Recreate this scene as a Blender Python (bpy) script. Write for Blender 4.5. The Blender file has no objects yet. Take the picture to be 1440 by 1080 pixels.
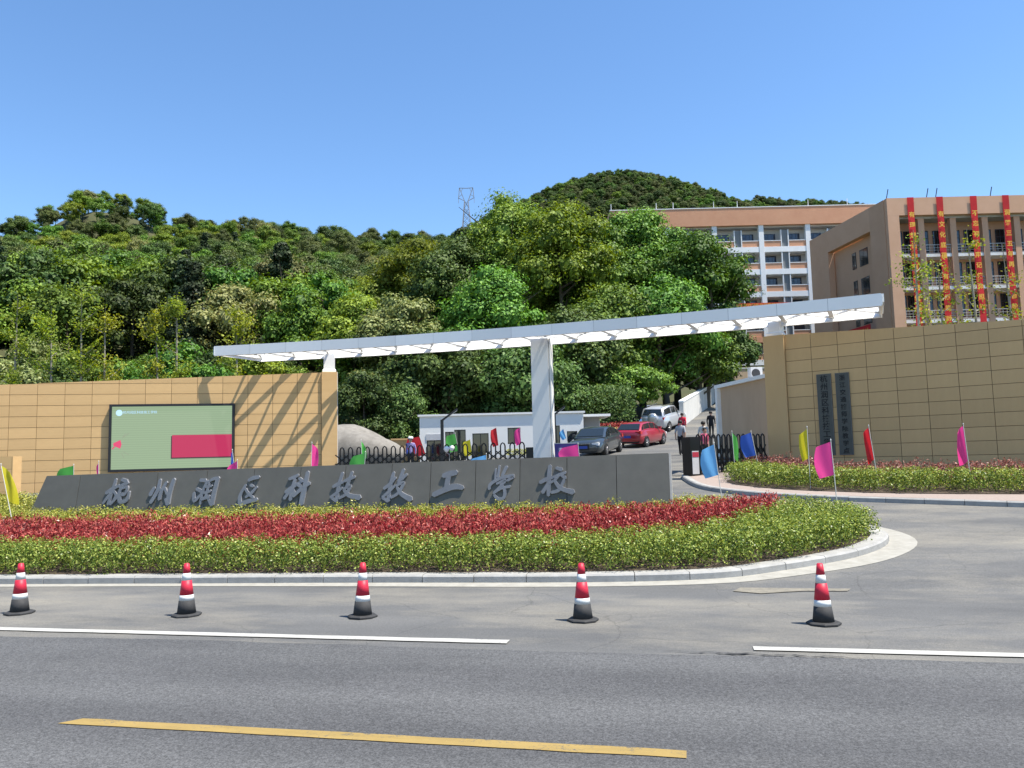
import bpy, bmesh, math, random
import numpy as np
from mathutils import Vector, Matrix
rad = math.radians
sc = bpy.context.scene
COL = sc.collection
rng = np.random.default_rng(11)
random.seed(5)

# ------------------------------------------------------------------ camera
PITCH, ROLL = math.atan(105 / 1120.0), 0.024
_f = Vector((0, math.cos(PITCH), math.sin(PITCH)))
_r0 = Vector((1, 0, 0)); _u0 = _r0.cross(_f)
_r = _r0 * math.cos(ROLL) - _u0 * math.sin(ROLL)
_u = _u0 * math.cos(ROLL) + _r0 * math.sin(ROLL)
cd = bpy.data.cameras.new('camera'); cam = bpy.data.objects.new('camera', cd); COL.objects.link(cam)
cd.sensor_width = 36.0; cd.lens = 28.0; cd.clip_end = 4000; cd.clip_start = 0.1
M = Matrix((( _r.x, _u.x, -_f.x, 0), (_r.y, _u.y, -_f.y, 0), (_r.z, _u.z, -_f.z, 2.1), (0, 0, 0, 1)))
cam.matrix_world = M
sc.camera = cam

# ------------------------------------------------------------------ sky and sun
SUN = Vector((0.40, -0.135, 0.907)).normalized()
w = bpy.data.worlds.new('World'); sc.world = w; w.use_nodes = True
nt = w.node_tree; nt.nodes.clear()
sky = nt.nodes.new('ShaderNodeTexSky'); sky.sky_type = 'NISHITA'; sky.sun_disc = False
sky.sun_elevation = math.asin(SUN.z); sky.sun_rotation = math.atan2(SUN.x, SUN.y)
sky.air_density = 1.0; sky.dust_density = 0.1; sky.ozone_density = 3.0; sky.altitude = 300
bg = nt.nodes.new('ShaderNodeBackground'); bg.inputs[1].default_value = 0.10
wo = nt.nodes.new('ShaderNodeOutputWorld')
hs = nt.nodes.new('ShaderNodeHueSaturation'); hs.inputs['Saturation'].default_value = 1.12
nt.links.new(sky.outputs[0], hs.inputs['Color']); nt.links.new(hs.outputs[0], bg.inputs[0]); nt.links.new(bg.outputs[0], wo.inputs[0])
sl = bpy.data.lights.new('sun', 'SUN'); sl.energy = 4.2; sl.angle = rad(0.53); sl.color = (1.0, 0.94, 0.84)
so = bpy.data.objects.new('sun', sl); COL.objects.link(so); so.rotation_euler = SUN.to_track_quat('Z', 'Y').to_euler()
so.location = (20, -10, 60)
vs = sc.view_settings; vs.view_transform = 'Standard'; vs.look = 'None'; vs.exposure = 1.25; vs.gamma = 1.0; vs.use_curve_mapping = False
sc.render.film_transparent = False
sc.cycles.max_bounces = 8; sc.cycles.transparent_max_bounces = 8

# ------------------------------------------------------------------ material helpers
def srgb(r, g, b):
    return tuple(((c / 255) / 12.92 if c / 255 <= .04045 else ((c / 255 + .055) / 1.055) ** 2.4) for c in (r, g, b))
def newmat(name):
    m = bpy.data.materials.new(name); m.use_nodes = True
    n = m.node_tree; p = n.nodes.get('Principled BSDF')
    return m, n, p, n.nodes, n.links
def pm(name, c1, c2=None, scale=3.0, rough=.7, metal=0.0, bump=0.0, bscale=None, stretch=(1, 1, 1), detail=6.0, spec=.35, coat=0.0, emit=0.0, var=.07):
    m, n, p, N, L = newmat(name)
    p.inputs['Roughness'].default_value = rough; p.inputs['Metallic'].default_value = metal
    p.inputs['Specular IOR Level'].default_value = spec
    if coat: p.inputs['Coat Weight'].default_value = coat; p.inputs['Coat Roughness'].default_value = .05
    p.inputs['Base Color'].default_value = (*c1, 1)
    tc = N.new('ShaderNodeTexCoord'); mp = N.new('ShaderNodeMapping'); mp.inputs['Scale'].default_value = stretch
    L.new(tc.outputs['Object'], mp.inputs[0])
    if c2 is not None:
        ns = N.new('ShaderNodeTexNoise'); ns.inputs['Scale'].default_value = scale; ns.inputs['Detail'].default_value = detail
        ns.inputs['Roughness'].default_value = .65
        L.new(mp.outputs[0], ns.inputs[0])
        cr = N.new('ShaderNodeValToRGB'); cr.color_ramp.elements[0].position = .3; cr.color_ramp.elements[1].position = .7
        cr.color_ramp.elements[0].color = (*c1, 1); cr.color_ramp.elements[1].color = (*c2, 1)
        L.new(ns.outputs[0], cr.inputs[0])
        # each copy differs a little in tone
        oi = N.new('ShaderNodeObjectInfo'); mr = N.new('ShaderNodeMapRange'); mr.inputs[3].default_value = 1 - var; mr.inputs[4].default_value = 1 + var
        L.new(oi.outputs['Random'], mr.inputs[0])
        mx = N.new('ShaderNodeVectorMath'); mx.operation = 'SCALE'
        L.new(cr.outputs[0], mx.inputs[0]); L.new(mr.outputs[0], mx.inputs[3])
        L.new(mx.outputs[0], p.inputs['Base Color'])
    if bump:
        nb = N.new('ShaderNodeTexNoise'); nb.inputs['Scale'].default_value = bscale or scale * 4; nb.inputs['Detail'].default_value = 5
        L.new(mp.outputs[0], nb.inputs[0])
        bp = N.new('ShaderNodeBump'); bp.inputs['Strength'].default_value = bump; bp.inputs['Distance'].default_value = .02
        L.new(nb.outputs[0], bp.inputs['Height']); L.new(bp.outputs[0], p.inputs['Normal'])
    if emit:
        p.inputs['Emission Color'].default_value = (*c1, 1); p.inputs['Emission Strength'].default_value = emit
    return m
def leafmat(name, dark, mid, light, transl=.3, rough=.55, objvar=.25, hue=.022, spec=.18):
    m, n, p, N, L = newmat(name)
    geo = N.new('ShaderNodeNewGeometry'); cr = N.new('ShaderNodeValToRGB')
    e = cr.color_ramp.elements; e[0].position = 0; e[0].color = (*dark, 1); e[1].position = 1; e[1].color = (*light, 1)
    x = e.new(.5); x.color = (*mid, 1)
    L.new(geo.outputs['Random Per Island'], cr.inputs[0])
    oi = N.new('ShaderNodeObjectInfo')
    mr = N.new('ShaderNodeMapRange'); mr.inputs[3].default_value = 1 - objvar; mr.inputs[4].default_value = 1 + objvar
    L.new(oi.outputs['Random'], mr.inputs[0])
    hs = N.new('ShaderNodeHueSaturation')
    mh = N.new('ShaderNodeMapRange'); mh.inputs[3].default_value = .5 - hue; mh.inputs[4].default_value = .5 + hue
    wn = N.new('ShaderNodeMath'); wn.operation = 'FRACT'; ml = N.new('ShaderNodeMath'); ml.operation = 'MULTIPLY'; ml.inputs[1].default_value = 7.31
    L.new(oi.outputs['Random'], ml.inputs[0]); L.new(ml.outputs[0], wn.inputs[0]); L.new(wn.outputs[0], mh.inputs[0])
    L.new(mh.outputs[0], hs.inputs['Hue']); L.new(mr.outputs[0], hs.inputs['Value']); L.new(cr.outputs[0], hs.inputs['Color'])
    L.new(hs.outputs[0], p.inputs['Base Color']); p.inputs['Roughness'].default_value = rough; p.inputs['Specular IOR Level'].default_value = spec
    tr = N.new('ShaderNodeBsdfTranslucent'); hs2 = N.new('ShaderNodeHueSaturation'); hs2.inputs['Saturation'].default_value = 1.15; hs2.inputs['Value'].default_value = 1.3
    hs2.inputs['Hue'].default_value = .485
    L.new(hs.outputs[0], hs2.inputs['Color']); L.new(hs2.outputs[0], tr.inputs[0])
    mix = N.new('ShaderNodeMixShader'); mix.inputs[0].default_value = transl
    L.new(p.outputs[0], mix.inputs[1]); L.new(tr.outputs[0], mix.inputs[2]); L.new(mix.outputs[0], N['Material Output'].inputs[0])
    return m
def glassmat(name, c, rough=.06):
    m, n, p, N, L = newmat(name)
    p.inputs['Base Color'].default_value = (*c, 1); p.inputs['Roughness'].default_value = rough; p.inputs['Specular IOR Level'].default_value = .8
    return m

# ------------------------------------------------------------------ mesh helpers
class MB:
    def __init__(s): s.v = []; s.f = []; s.m = []
    def add(s, vs, fs, mi=0):
        o = len(s.v); s.v += [tuple(v) for v in vs]; s.f += [tuple(i + o for i in f) for f in fs]; s.m += [mi] * len(fs); return s
    def box(s, a, b, mi=0):
        (x0, y0, z0), (x1, y1, z1) = a, b
        return s.add([(x0, y0, z0), (x1, y0, z0), (x1, y1, z0), (x0, y1, z0), (x0, y0, z1), (x1, y0, z1), (x1, y1, z1), (x0, y1, z1)],
                     [(0, 3, 2, 1), (4, 5, 6, 7), (0, 1, 5, 4), (1, 2, 6, 5), (2, 3, 7, 6), (3, 0, 4, 7)], mi)
    def bar(s, p, q, wd, h=None, up=(0, 0, 1), mi=0):
        p, q = Vector(p), Vector(q); h = h or wd; d = (q - p).normalized(); u = Vector(up)
        if abs(d.dot(u)) > .98: u = Vector((1, 0, 0))
        r = d.cross(u).normalized(); u = r.cross(d)
        c = [(-1, -1), (1, -1), (1, 1), (-1, 1)]
        vs = [p + r * (a * wd / 2) + u * (b * h / 2) for a, b in c] + [q + r * (a * wd / 2) + u * (b * h / 2) for a, b in c]
        return s.add(vs, [(3, 2, 1, 0), (4, 5, 6, 7), (0, 1, 5, 4), (1, 2, 6, 5), (2, 3, 7, 6), (3, 0, 4, 7)], mi)
    def tube(s, pts, rs, n=8, mi=0, cap=True):
        o = len(s.v); P = [Vector(p) for p in pts]
        if not isinstance(rs, (list, tuple)): rs = [rs] * len(P)
        for i, p in enumerate(P):
            d = (P[min(i + 1, len(P) - 1)] - P[max(i - 1, 0)]).normalized()
            a = Vector((1, 0, 0)) if abs(d.x) < .8 else Vector((0, 1, 0))
            r = d.cross(a).normalized(); u = r.cross(d)
            for k in range(n):
                t = 2 * math.pi * k / n; s.v.append(tuple(p + (r * math.cos(t) + u * math.sin(t)) * rs[i]))
        for i in range(len(P) - 1):
            for k in range(n):
                s.f.append((o + i * n + k, o + i * n + (k + 1) % n, o + (i + 1) * n + (k + 1) % n, o + (i + 1) * n + k)); s.m.append(mi)
        if cap:
            s.f.append(tuple(o + k for k in range(n))); s.m.append(mi)
            e = o + (len(P) - 1) * n; s.f.append(tuple(e + k for k in reversed(range(n)))); s.m.append(mi)
        return s
    def lathe(s, prof, n=16, c=(0, 0, 0), mi=0):
        o = len(s.v)
        for r, z in prof:
            for k in range(n):
                t = 2 * math.pi * k / n; s.v.append((c[0] + r * math.cos(t), c[1] + r * math.sin(t), c[2] + z))
        for i in range(len(prof) - 1):
            for k in range(n):
                s.f.append((o + i * n + k, o + i * n + (k + 1) % n, o + (i + 1) * n + (k + 1) % n, o + (i + 1) * n + k)); s.m.append(mi)
        s.f.append(tuple(o + k for k in reversed(range(n)))); s.m.append(mi)
        e = o + (len(prof) - 1) * n; s.f.append(tuple(e + k for k in range(n))); s.m.append(mi)
        return s
    def prism(s, poly, d0, d1, mi=0):            # poly in (x,z), extruded along y
        n = len(poly); vs = [(x, d0, z) for x, z in poly] + [(x, d1, z) for x, z in poly]
        return s.add(vs, [tuple(range(n)), tuple(reversed(range(n, 2 * n)))] + [(i, i + n, (i + 1) % n + n, (i + 1) % n) for i in range(n)], mi)
    def mesh(s, name, mats, smooth=False):
        me = bpy.data.meshes.new(name); me.from_pydata(s.v, [], s.f)
        for m in (mats if isinstance(mats, (list, tuple)) else [mats]): me.materials.append(m)
        if len(me.materials) > 1: me.polygons.foreach_set('material_index', s.m)
        if smooth: me.polygons.foreach_set('use_smooth', [True] * len(me.polygons))
        me.update(); return me
    def build(s, name, mats, parent=None, smooth=False, loc=None, fixn=False):
        me = s.mesh(name, mats, smooth)
        if fixn:
            b = bmesh.new(); b.from_mesh(me); bmesh.ops.recalc_face_normals(b, faces=b.faces); b.to_mesh(me); b.free()
        return link(name, me, parent, loc)
def link(name, me, parent=None, loc=None, rot=None, scale=None):
    o = bpy.data.objects.new(name, me); COL.objects.link(o)
    if parent is not None: o.parent = parent
    if loc is not None: o.location = loc
    if rot is not None: o.rotation_euler = rot
    if scale is not None: o.scale = scale
    return o
def tag(o, label=None, cat=None, group=None, kind=None):
    if label: o['label'] = label
    if cat: o['category'] = cat
    if group: o['group'] = group
    if kind: o['kind'] = kind
    return o
def thing(name, label, cat, loc=(0, 0, 0), rz=0.0, group=None, scale=None):
    o = bpy.data.objects.new(name, None); COL.objects.link(o); o.location = loc; o.rotation_euler = (0, 0, rz); o.empty_display_size = .2
    if scale: o.scale = scale
    return tag(o, label, cat, group)
def copy_tree(o, parent=None):
    c = o.copy(); COL.objects.link(c)
    if parent is not None: c.parent = parent
    for ch in o.children: copy_tree(ch, c)
    return c
def quads_mesh(name, V, mats, tri=4):
    """V: (n,4,3) loose quads"""
    n = len(V); me = bpy.data.meshes.new(name)
    me.vertices.add(n * 4); me.vertices.foreach_set('co', V.reshape(-1).astype(np.float32))
    me.loops.add(n * 4); me.loops.foreach_set('vertex_index', np.arange(n * 4, dtype=np.int32))
    me.polygons.add(n); me.polygons.foreach_set('loop_start', np.arange(0, n * 4, 4, dtype=np.int32))
    for m in (mats if isinstance(mats, (list, tuple)) else [mats]): me.materials.append(m)
    me.update(calc_edges=True); return me
def leaves(C, Nn, size, aspect=.55, jitter=.6, r=rng):
    """rhombic leaves at centres C facing roughly Nn"""
    n = len(C)
    Nn = Nn + r.normal(0, jitter, (n, 3)); Nn /= np.linalg.norm(Nn, axis=1)[:, None] + 1e-9
    a = r.normal(0, 1, (n, 3)); a -= (a * Nn).sum(1)[:, None] * Nn; a /= np.linalg.norm(a, axis=1)[:, None] + 1e-9
    b = np.cross(Nn, a)
    s = size * r.uniform(.6, 1.35, n)[:, None]
    fold = Nn * s * .18
    return np.stack([C - a * s * .5, C + b * s * aspect * .5 + fold, C + a * s * .5, C - b * s * aspect * .5 + fold], 1)

# ------------------------------------------------------------------ terrain heights
RA = np.array([(-420, 190, 44), (-300, 215, 50), (-225, 238, 56), (-188, 262, 62), (-157, 298, 72), (-138, 303, 72), (-118, 318, 77), (-95, 330, 85), (-47, 330, 80), (-18, 342, 83), (25, 342, 72), (70, 330, 50), (120, 300, 25)], float)
RB = np.array([(-120, 620, 100), (-40, 640, 150), (21, 650, 166), (55, 650, 192), (88, 650, 220), (118, 650, 200), (150, 655, 172), (185, 680, 190), (222, 700, 212), (262, 700, 208), (300, 705, 190), (400, 720, 155), (620, 760, 100)], float)
def sstep(a, b, x):
    t = np.clip((x - a) / (b - a), 0, 1); return t * t * (3 - 2 * t)
def ridge(x, y, R, W):
    best = np.full(np.shape(x), -1e9)
    for i in range(len(R) - 1):
        p, q = R[i], R[i + 1]; d = q[:2] - p[:2]; L2 = d @ d
        t = np.clip(((x - p[0]) * d[0] + (y - p[1]) * d[1]) / L2, 0, 1)
        h = p[2] + (q[2] - p[2]) * t
        dist = np.hypot(x - (p[0] + d[0] * t), y - (p[1] + d[1] * t)) / W
        best = np.maximum(best, h * np.clip(1 - (np.sqrt(dist ** 2 + .012) - .11) * 1.06, 0, 1) ** 1.55)
    return np.maximum(best, 0)
def gz(x, y):
    x = np.asarray(x, float); y = np.asarray(y, float); v = .213 * x + .977 * y
    s = np.where(v < 13, 0, np.where(v < 50, .075 * (v - 13), np.where(v < 80, 2.775 + .15 * (v - 50), 7.275 + .1 * (v - 80))))
    flat = np.minimum(s, 1.6 + np.maximum(v - 54, 0) * .15)
    b = sstep(0.5, 4.0, x - (y - 40) * .06)
    s = flat * (1 - b) + s * b
    s = s + sstep(70, 82, y) * sstep(12, 24, x) * np.clip(1.0 + (y - 85) * .08, 0, 4.0)
    return np.minimum(s, 22)
def hz(x, y):
    x = np.asarray(x, float); y = np.asarray(y, float)
    foot = sstep(48, 85, y - np.maximum(0, x + 14) * 1.6) * (1 - sstep(20, 60, x) * (1 - sstep(130, 260, y)))
    knoll = 22 * np.exp(-((x + 154) ** 2 + (y - 298) ** 2) / 900.0)
    h = np.maximum((ridge(x, y, RA, 285) + knoll) * foot, ridge(x, y, RB, 520) * sstep(230, 420, y))
    return np.maximum(gz(x, y), h + np.minimum(gz(x, y), 6))
G = lambda x, y: float(gz(x, y))
Hh = lambda x, y: float(hz(x, y))

# ------------------------------------------------------------------ setting: terrain, road, driveway
m_ground = pm('soil_and_grass', (.035, .05, .018), (.07, .065, .03), scale=.6, rough=.95, bump=.4)
xs = np.concatenate([np.arange(-460, -45, 9), np.arange(-45, 46, 1.5), np.arange(50, 700, 11)])
ys = np.concatenate([np.arange(-80, 0, 8), np.arange(0, 100, 1.5), np.arange(100, 900, 9)])
X, Y = np.meshgrid(xs, ys); Z = hz(X, Y) - .10
nx, ny = len(xs), len(ys)
fa = [(j * nx + i, j * nx + i + 1, (j + 1) * nx + i + 1, (j + 1) * nx + i) for j in range(ny - 1) for i in range(nx - 1)]
me = bpy.data.meshes.new('terrain'); me.from_pydata(np.stack([X, Y, Z], -1).reshape(-1, 3).tolist(), [], fa); me.materials.append(m_ground)
me.polygons.foreach_set('use_smooth', [True] * len(me.polygons))
tag(link('terrain', me), kind='structure')
far = MB(); far.add([(-3000, -3000, -1.2), (3000, -3000, -1.2), (3000, 3000, -1.2), (-3000, 3000, -1.2)], [(0, 1, 2, 3)])
tag(far.build('ground', m_ground), kind='structure')

RZ = -math.asin(.213)                        # the road runs a little away from the camera to the left
def vz(v): return 0 if v < 13 else .075 * (v - 13)
def asphalt(name, base, light, dust, dust_amt, streak=1.0, speck=.25):
    m, n, p, N, L = newmat(name)
    tc = N.new('ShaderNodeTexCoord')
    def noise(sc_, det, st=(1, 1, 1), ro=.6):
        mp = N.new('ShaderNodeMapping'); mp.inputs['Scale'].default_value = st; L.new(tc.outputs['Object'], mp.inputs[0])
        t = N.new('ShaderNodeTexNoise'); t.inputs['Scale'].default_value = sc_; t.inputs['Detail'].default_value = det; t.inputs['Roughness'].default_value = ro
        L.new(mp.outputs[0], t.inputs[0]); return t.outputs[0]
    def ramp(sock, a, b, ca, cb):
        r = N.new('ShaderNodeValToRGB'); r.color_ramp.elements[0].position = a; r.color_ramp.elements[1].position = b
        r.color_ramp.elements[0].color = (*ca, 1); r.color_ramp.elements[1].color = (*cb, 1); L.new(sock, r.inputs[0]); return r.outputs[0]
    def mixc(a, b, fac, mode='MIX'):
        x = N.new('ShaderNodeMix'); x.data_type = 'RGBA'; x.blend_type = mode
        if hasattr(fac, 'is_linked'): L.new(fac, x.inputs[0])
        else: x.inputs[0].default_value = fac
        L.new(a, x.inputs[6]); L.new(b, x.inputs[7]); return x.outputs[2]
    c = ramp(noise(1.0, 6, (.06 * streak, .9, 1)), .32, .68, base, light)             # tyre polished bands along the road
    c2 = ramp(noise(.55, 7, (.5, 1, 1)), .35, .7, tuple(k * .8 for k in base), tuple(k * 1.12 for k in light))
    c = mixc(c, c2, .45)
    if streak <= 1:
        sx_ = N.new('ShaderNodeSeparateXYZ'); L.new(tc.outputs['Object'], sx_.inputs[0]); mm = N.new('ShaderNodeMath'); mm.operation = 'MULTIPLY_ADD'; mm.inputs[1].default_value = 2 * math.pi / 1.62; mm.inputs[2].default_value = -.6; L.new(sx_.outputs[1], mm.inputs[0])
        m2 = N.new('ShaderNodeMath'); m2.operation = 'MULTIPLY_ADD'; m2.inputs[1].default_value = 2.2; L.new(noise(.9, 4, (.12, .6, 1)), m2.inputs[0]); L.new(mm.outputs[0], m2.inputs[2])
        si = N.new('ShaderNodeMath'); si.operation = 'SINE'; L.new(m2.outputs[0], si.inputs[0]); s2 = N.new('ShaderNodeMath'); s2.operation = 'MULTIPLY_ADD'; s2.inputs[1].default_value = .5; s2.inputs[2].default_value = .5; L.new(si.outputs[0], s2.inputs[0])
        c = mixc(c, ramp(s2.outputs[0], .2, .85, (.92, .92, .925), (1.08, 1.08, 1.075)), 1.0, 'MULTIPLY')
    du = ramp(noise(.33, 8, (.45, 1.0, 1), .7), .56 - dust_amt * .12, .78 - dust_amt * .1, (0, 0, 0), (1, 1, 1))
    dc = N.new('ShaderNodeRGB'); dc.outputs[0].default_value = (*dust, 1)
    mf = N.new('ShaderNodeMath'); mf.operation = 'MULTIPLY'; mf.inputs[1].default_value = dust_amt; L.new(du, mf.inputs[0])
    c = mixc(c, dc.outputs[0], mf.outputs[0])
    sp = ramp(noise(70, 2, (1, 1, 1), .8), .34, .66, (1 - speck,) * 3, (1 + speck,) * 3)
    sp2 = ramp(noise(24, 3, (1, 1, 1), .7), .35, .65, (1 - speck * .4,) * 3, (1 + speck * .4,) * 3)
    c = mixc(c, sp, 1.0, 'MULTIPLY'); c = mixc(c, sp2, 1.0, 'MULTIPLY')
    if streak > 1:
        wp = N.new('ShaderNodeTexNoise'); wp.inputs['Scale'].default_value = 1.1; wp.inputs['Detail'].default_value = 5; L.new(tc.outputs['Object'], wp.inputs[0])
        ad = N.new('ShaderNodeMix'); ad.data_type = 'RGBA'; ad.blend_type = 'ADD'; ad.inputs[0].default_value = .55; L.new(tc.outputs['Object'], ad.inputs[6]); L.new(wp.outputs[1], ad.inputs[7])
        vo = N.new('ShaderNodeTexVoronoi'); vo.feature = 'DISTANCE_TO_EDGE'; vo.inputs['Scale'].default_value = .42; L.new(ad.outputs[2], vo.inputs[0])
        ck = ramp(vo.outputs[0], .0, .005, (.74, .74, .74), (1, 1, 1)); c = mixc(c, ck, 1.0, 'MULTIPLY')
    L.new(c, p.inputs['Base Color']); p.inputs['Roughness'].default_value = .85; p.inputs['Specular IOR Level'].default_value = .25
    bp = N.new('ShaderNodeBump'); bp.inputs['Strength'].default_value = .5; bp.inputs['Distance'].default_value = .006
    L.new(noise(110, 3), bp.inputs['Height']); L.new(bp.outputs[0], p.inputs['Normal'])
    return m
m_road = asphalt('dark_asphalt', (.066, .067, .069), (.093, .094, .095), (.12, .12, .116), .4, speck=.45)
m_drive = asphalt('old_grey_asphalt', (.086, .087, .087), (.122, .122, .119), (.225, .208, .17), .85, streak=2.2, speck=.26)
def wornpaint(name, c, under, amt):
    m, n, p, N, L = newmat(name); tc = N.new('ShaderNodeTexCoord')
    def nz(sc_, st=(1, 1, 1), det=6):
        mp = N.new('ShaderNodeMapping'); mp.inputs['Scale'].default_value = st; L.new(tc.outputs['Object'], mp.inputs[0]); t = N.new('ShaderNodeTexNoise'); t.inputs['Scale'].default_value = sc_; t.inputs['Detail'].default_value = det; t.inputs['Roughness'].default_value = .75; L.new(mp.outputs[0], t.inputs[0]); return t.outputs[0]
    a = N.new('ShaderNodeMath'); a.operation = 'MULTIPLY'; L.new(nz(38, (1, 1, 1), 4), a.inputs[0]); L.new(nz(2.2, (.6, 2, 1)), a.inputs[1])
    r = N.new('ShaderNodeValToRGB'); r.color_ramp.elements[0].position = .30 + amt; r.color_ramp.elements[1].position = .40 + amt; L.new(a.outputs[0], r.inputs[0])
    t2 = N.new('ShaderNodeValToRGB'); t2.color_ramp.elements[0].color = (*[k * .78 for k in c], 1); t2.color_ramp.elements[1].color = (*c, 1); t2.color_ramp.elements[0].position = .3; t2.color_ramp.elements[1].position = .65; L.new(nz(4, (.5, 2, 1)), t2.inputs[0])
    x = N.new('ShaderNodeMix'); x.data_type = 'RGBA'; L.new(r.outputs[0], x.inputs[0]); L.new(t2.outputs[0], x.inputs[6]); x.inputs[7].default_value = (*under, 1); L.new(x.outputs[2], p.inputs['Base Color'])
    p.inputs['Roughness'].default_value = .8; p.inputs['Specular IOR Level'].default_value = .25; return m
m_paint = wornpaint('worn_white_road_paint', (.40, .395, .365), (.11, .11, .105), .0)
m_yellow = wornpaint('worn_yellow_road_paint', (.29, .205, .07), (.08, .08, .076), -.01)
m_kerb = pm('pale_granite_kerb', (.25, .247, .235), (.34, .336, .32), scale=6, rough=.8, bump=.15, bscale=40)
m_pave_near = pm('grey_paving', (.3, .29, .27), (.36, .35, .33), scale=4)

def strip(mb, v0, v1, u0, u1, off, nu=1, nv=1):
    """sheet in road-local coordinates (u along, v across)"""
    us = np.linspace(u0, u1, nu + 1); vv = np.linspace(v0, v1, nv + 1)
    if v0 < 13 < v1: vv = np.unique(np.concatenate([vv, [13.0]]))
    o = len(mb.v)
    for b in vv:
        for a in us: mb.v.append((a, b, vz(b) + off))
    n1 = len(us)
    for j in range(len(vv) - 1):
        for i in range(n1 - 1): mb.f.append((o + j * n1 + i, o + j * n1 + i + 1, o + (j + 1) * n1 + i + 1, o + (j + 1) * n1 + i)); mb.m.append(0)
    return mb
def roadobj(mb, name, mat, parent=None):
    o = mb.build(name, mat); o.rotation_euler = (0, 0, RZ)
    if parent is not None: o.parent = parent; o.rotation_euler = (0, 0, 0)
    return o
# ragged join between the fresh dark asphalt and the old grey apron
edge_u = np.arange(-70, 70.1, .5); edge_v = 8.78 + .05 * np.sin(edge_u * .9) + rng.normal(0, .02, len(edge_u))
mb = MB()
for a, b in zip(edge_u, edge_v): mb.v += [(a, 1.2, 0.004), (a, b, 0.008)]
for i in range(len(edge_u) - 1): mb.f.append((2 * i, 2 * i + 2, 2 * i + 3, 2 * i + 1)); mb.m.append(0)
road = tag(roadobj(mb, 'road', m_road), kind='structure')
drive = tag(roadobj(strip(MB(), 8.5, 33.5, -70, 60, .0, nv=2), 'driveway', m_drive), kind='structure')
mb = MB()
gx = np.arange(-12, 19.1, 1.0); gy = np.arange(30, 80.1, 1.0); n1 = len(gx)
for b in gy:
    lb = -12 if b < 46 else 5.0 + (b - 46) * .5
    for a in np.linspace(lb, 19 + max(0, b - 50) * .3, n1): mb.v.append((a, b, G(a, b) + .012))
for j in range(len(gy) - 1):
    for i in range(n1 - 1): mb.f.append((j * n1 + i, j * n1 + i + 1, (j + 1) * n1 + i + 1, (j + 1) * n1 + i)); mb.m.append(0)
tag(mb.build('campus_road', m_drive), kind='structure')
pn = tag(roadobj(MB().box((-70, -40, -.2), (70, 1.15, .15)), 'pavement', m_pave_near), kind='structure')
# painted lines
def line(name, u0, u1, v, wd, mat, skew=0.0):
    mb = MB(); n = max(2, int((u1 - u0) / .25)); us = np.linspace(u0, u1, n)
    for i, a in enumerate(us):
        j = rng.normal(0, .0035, 2); k = skew if i in (0, n - 1) else 0
        mb.v += [(a - k * (i == 0) * .5, v - wd / 2 + j[0], .013), (a + k * .5 * (i == 0), v + wd / 2 + j[1], .013)]
    for i in range(n - 1): mb.f.append((2 * i, 2 * i + 2, 2 * i + 3, 2 * i + 1)); mb.m.append(0)
    o = mb.build(name, mat); o.rotation_euler = (0, 0, RZ); tag(o, kind='structure'); return o
def uv(x, y): return (.977 * x - .213 * y, .213 * x + .977 * y)
u0, _ = uv(-3.75, 6.87); u1, _ = uv(1.16, 5.8)
for k in (-1, 0, 1, 2): line('road_marking', u0 + k * 11, u1 + k * 11, 5.91, .145, m_yellow, .12)
ua, _ = uv(-.1, 9.44); ub, _ = uv(2.54, 8.86)
line('road_marking', -60, ua, 9.13, .17, m_paint); line('road_marking', ub, 60, 9.13, .17, m_paint)
# beige repair patch beside the kerb
m_patch = pm('beige_rubble_patch', (.13, .122, .10), (.22, .20, .16), scale=7, rough=.95, bump=.6, bscale=30)
mb = MB(); pa = [(3.25, 12.35), (3.6, 12.18), (4.3, 12.25), (4.95, 12.2), (5.2, 12.5), (5.05, 12.85), (4.4, 12.95), (4.0, 12.72), (3.5, 12.66)]
pa = [(a + rng.normal(0, .03), b + rng.normal(0, .03)) for a, b in pa]
mb.add([(a, b, .0115) for a, b in pa], [tuple(range(len(pa)))]); tag(mb.build('repair_patch', m_patch), kind='structure')
# crack along the join
m_crack = pm('crack', (.03, .03, .03), rough=.95)
mb = MB(); uc, _ = uv(1.6, 9.0); n = 46
for i in range(n):
    a = uc + i * .045; b = 8.90 - .035 * i * .045 + .02 * math.sin(i * .7) + random.uniform(-.015, .015); wd = .022 * math.sin(math.pi * (i + .4) / n) * random.uniform(.2, 1.3)
    mb.v += [(a, b - wd, .0135), (a, b + wd, .0135)]
for i in range(n - 1): mb.f.append((2 * i, 2 * i + 2, 2 * i + 3, 2 * i + 1)); mb.m.append(0)
o = mb.build('pavement_crack', m_crack); o.rotation_euler = (0, 0, RZ); tag(o, kind='structure')

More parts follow.
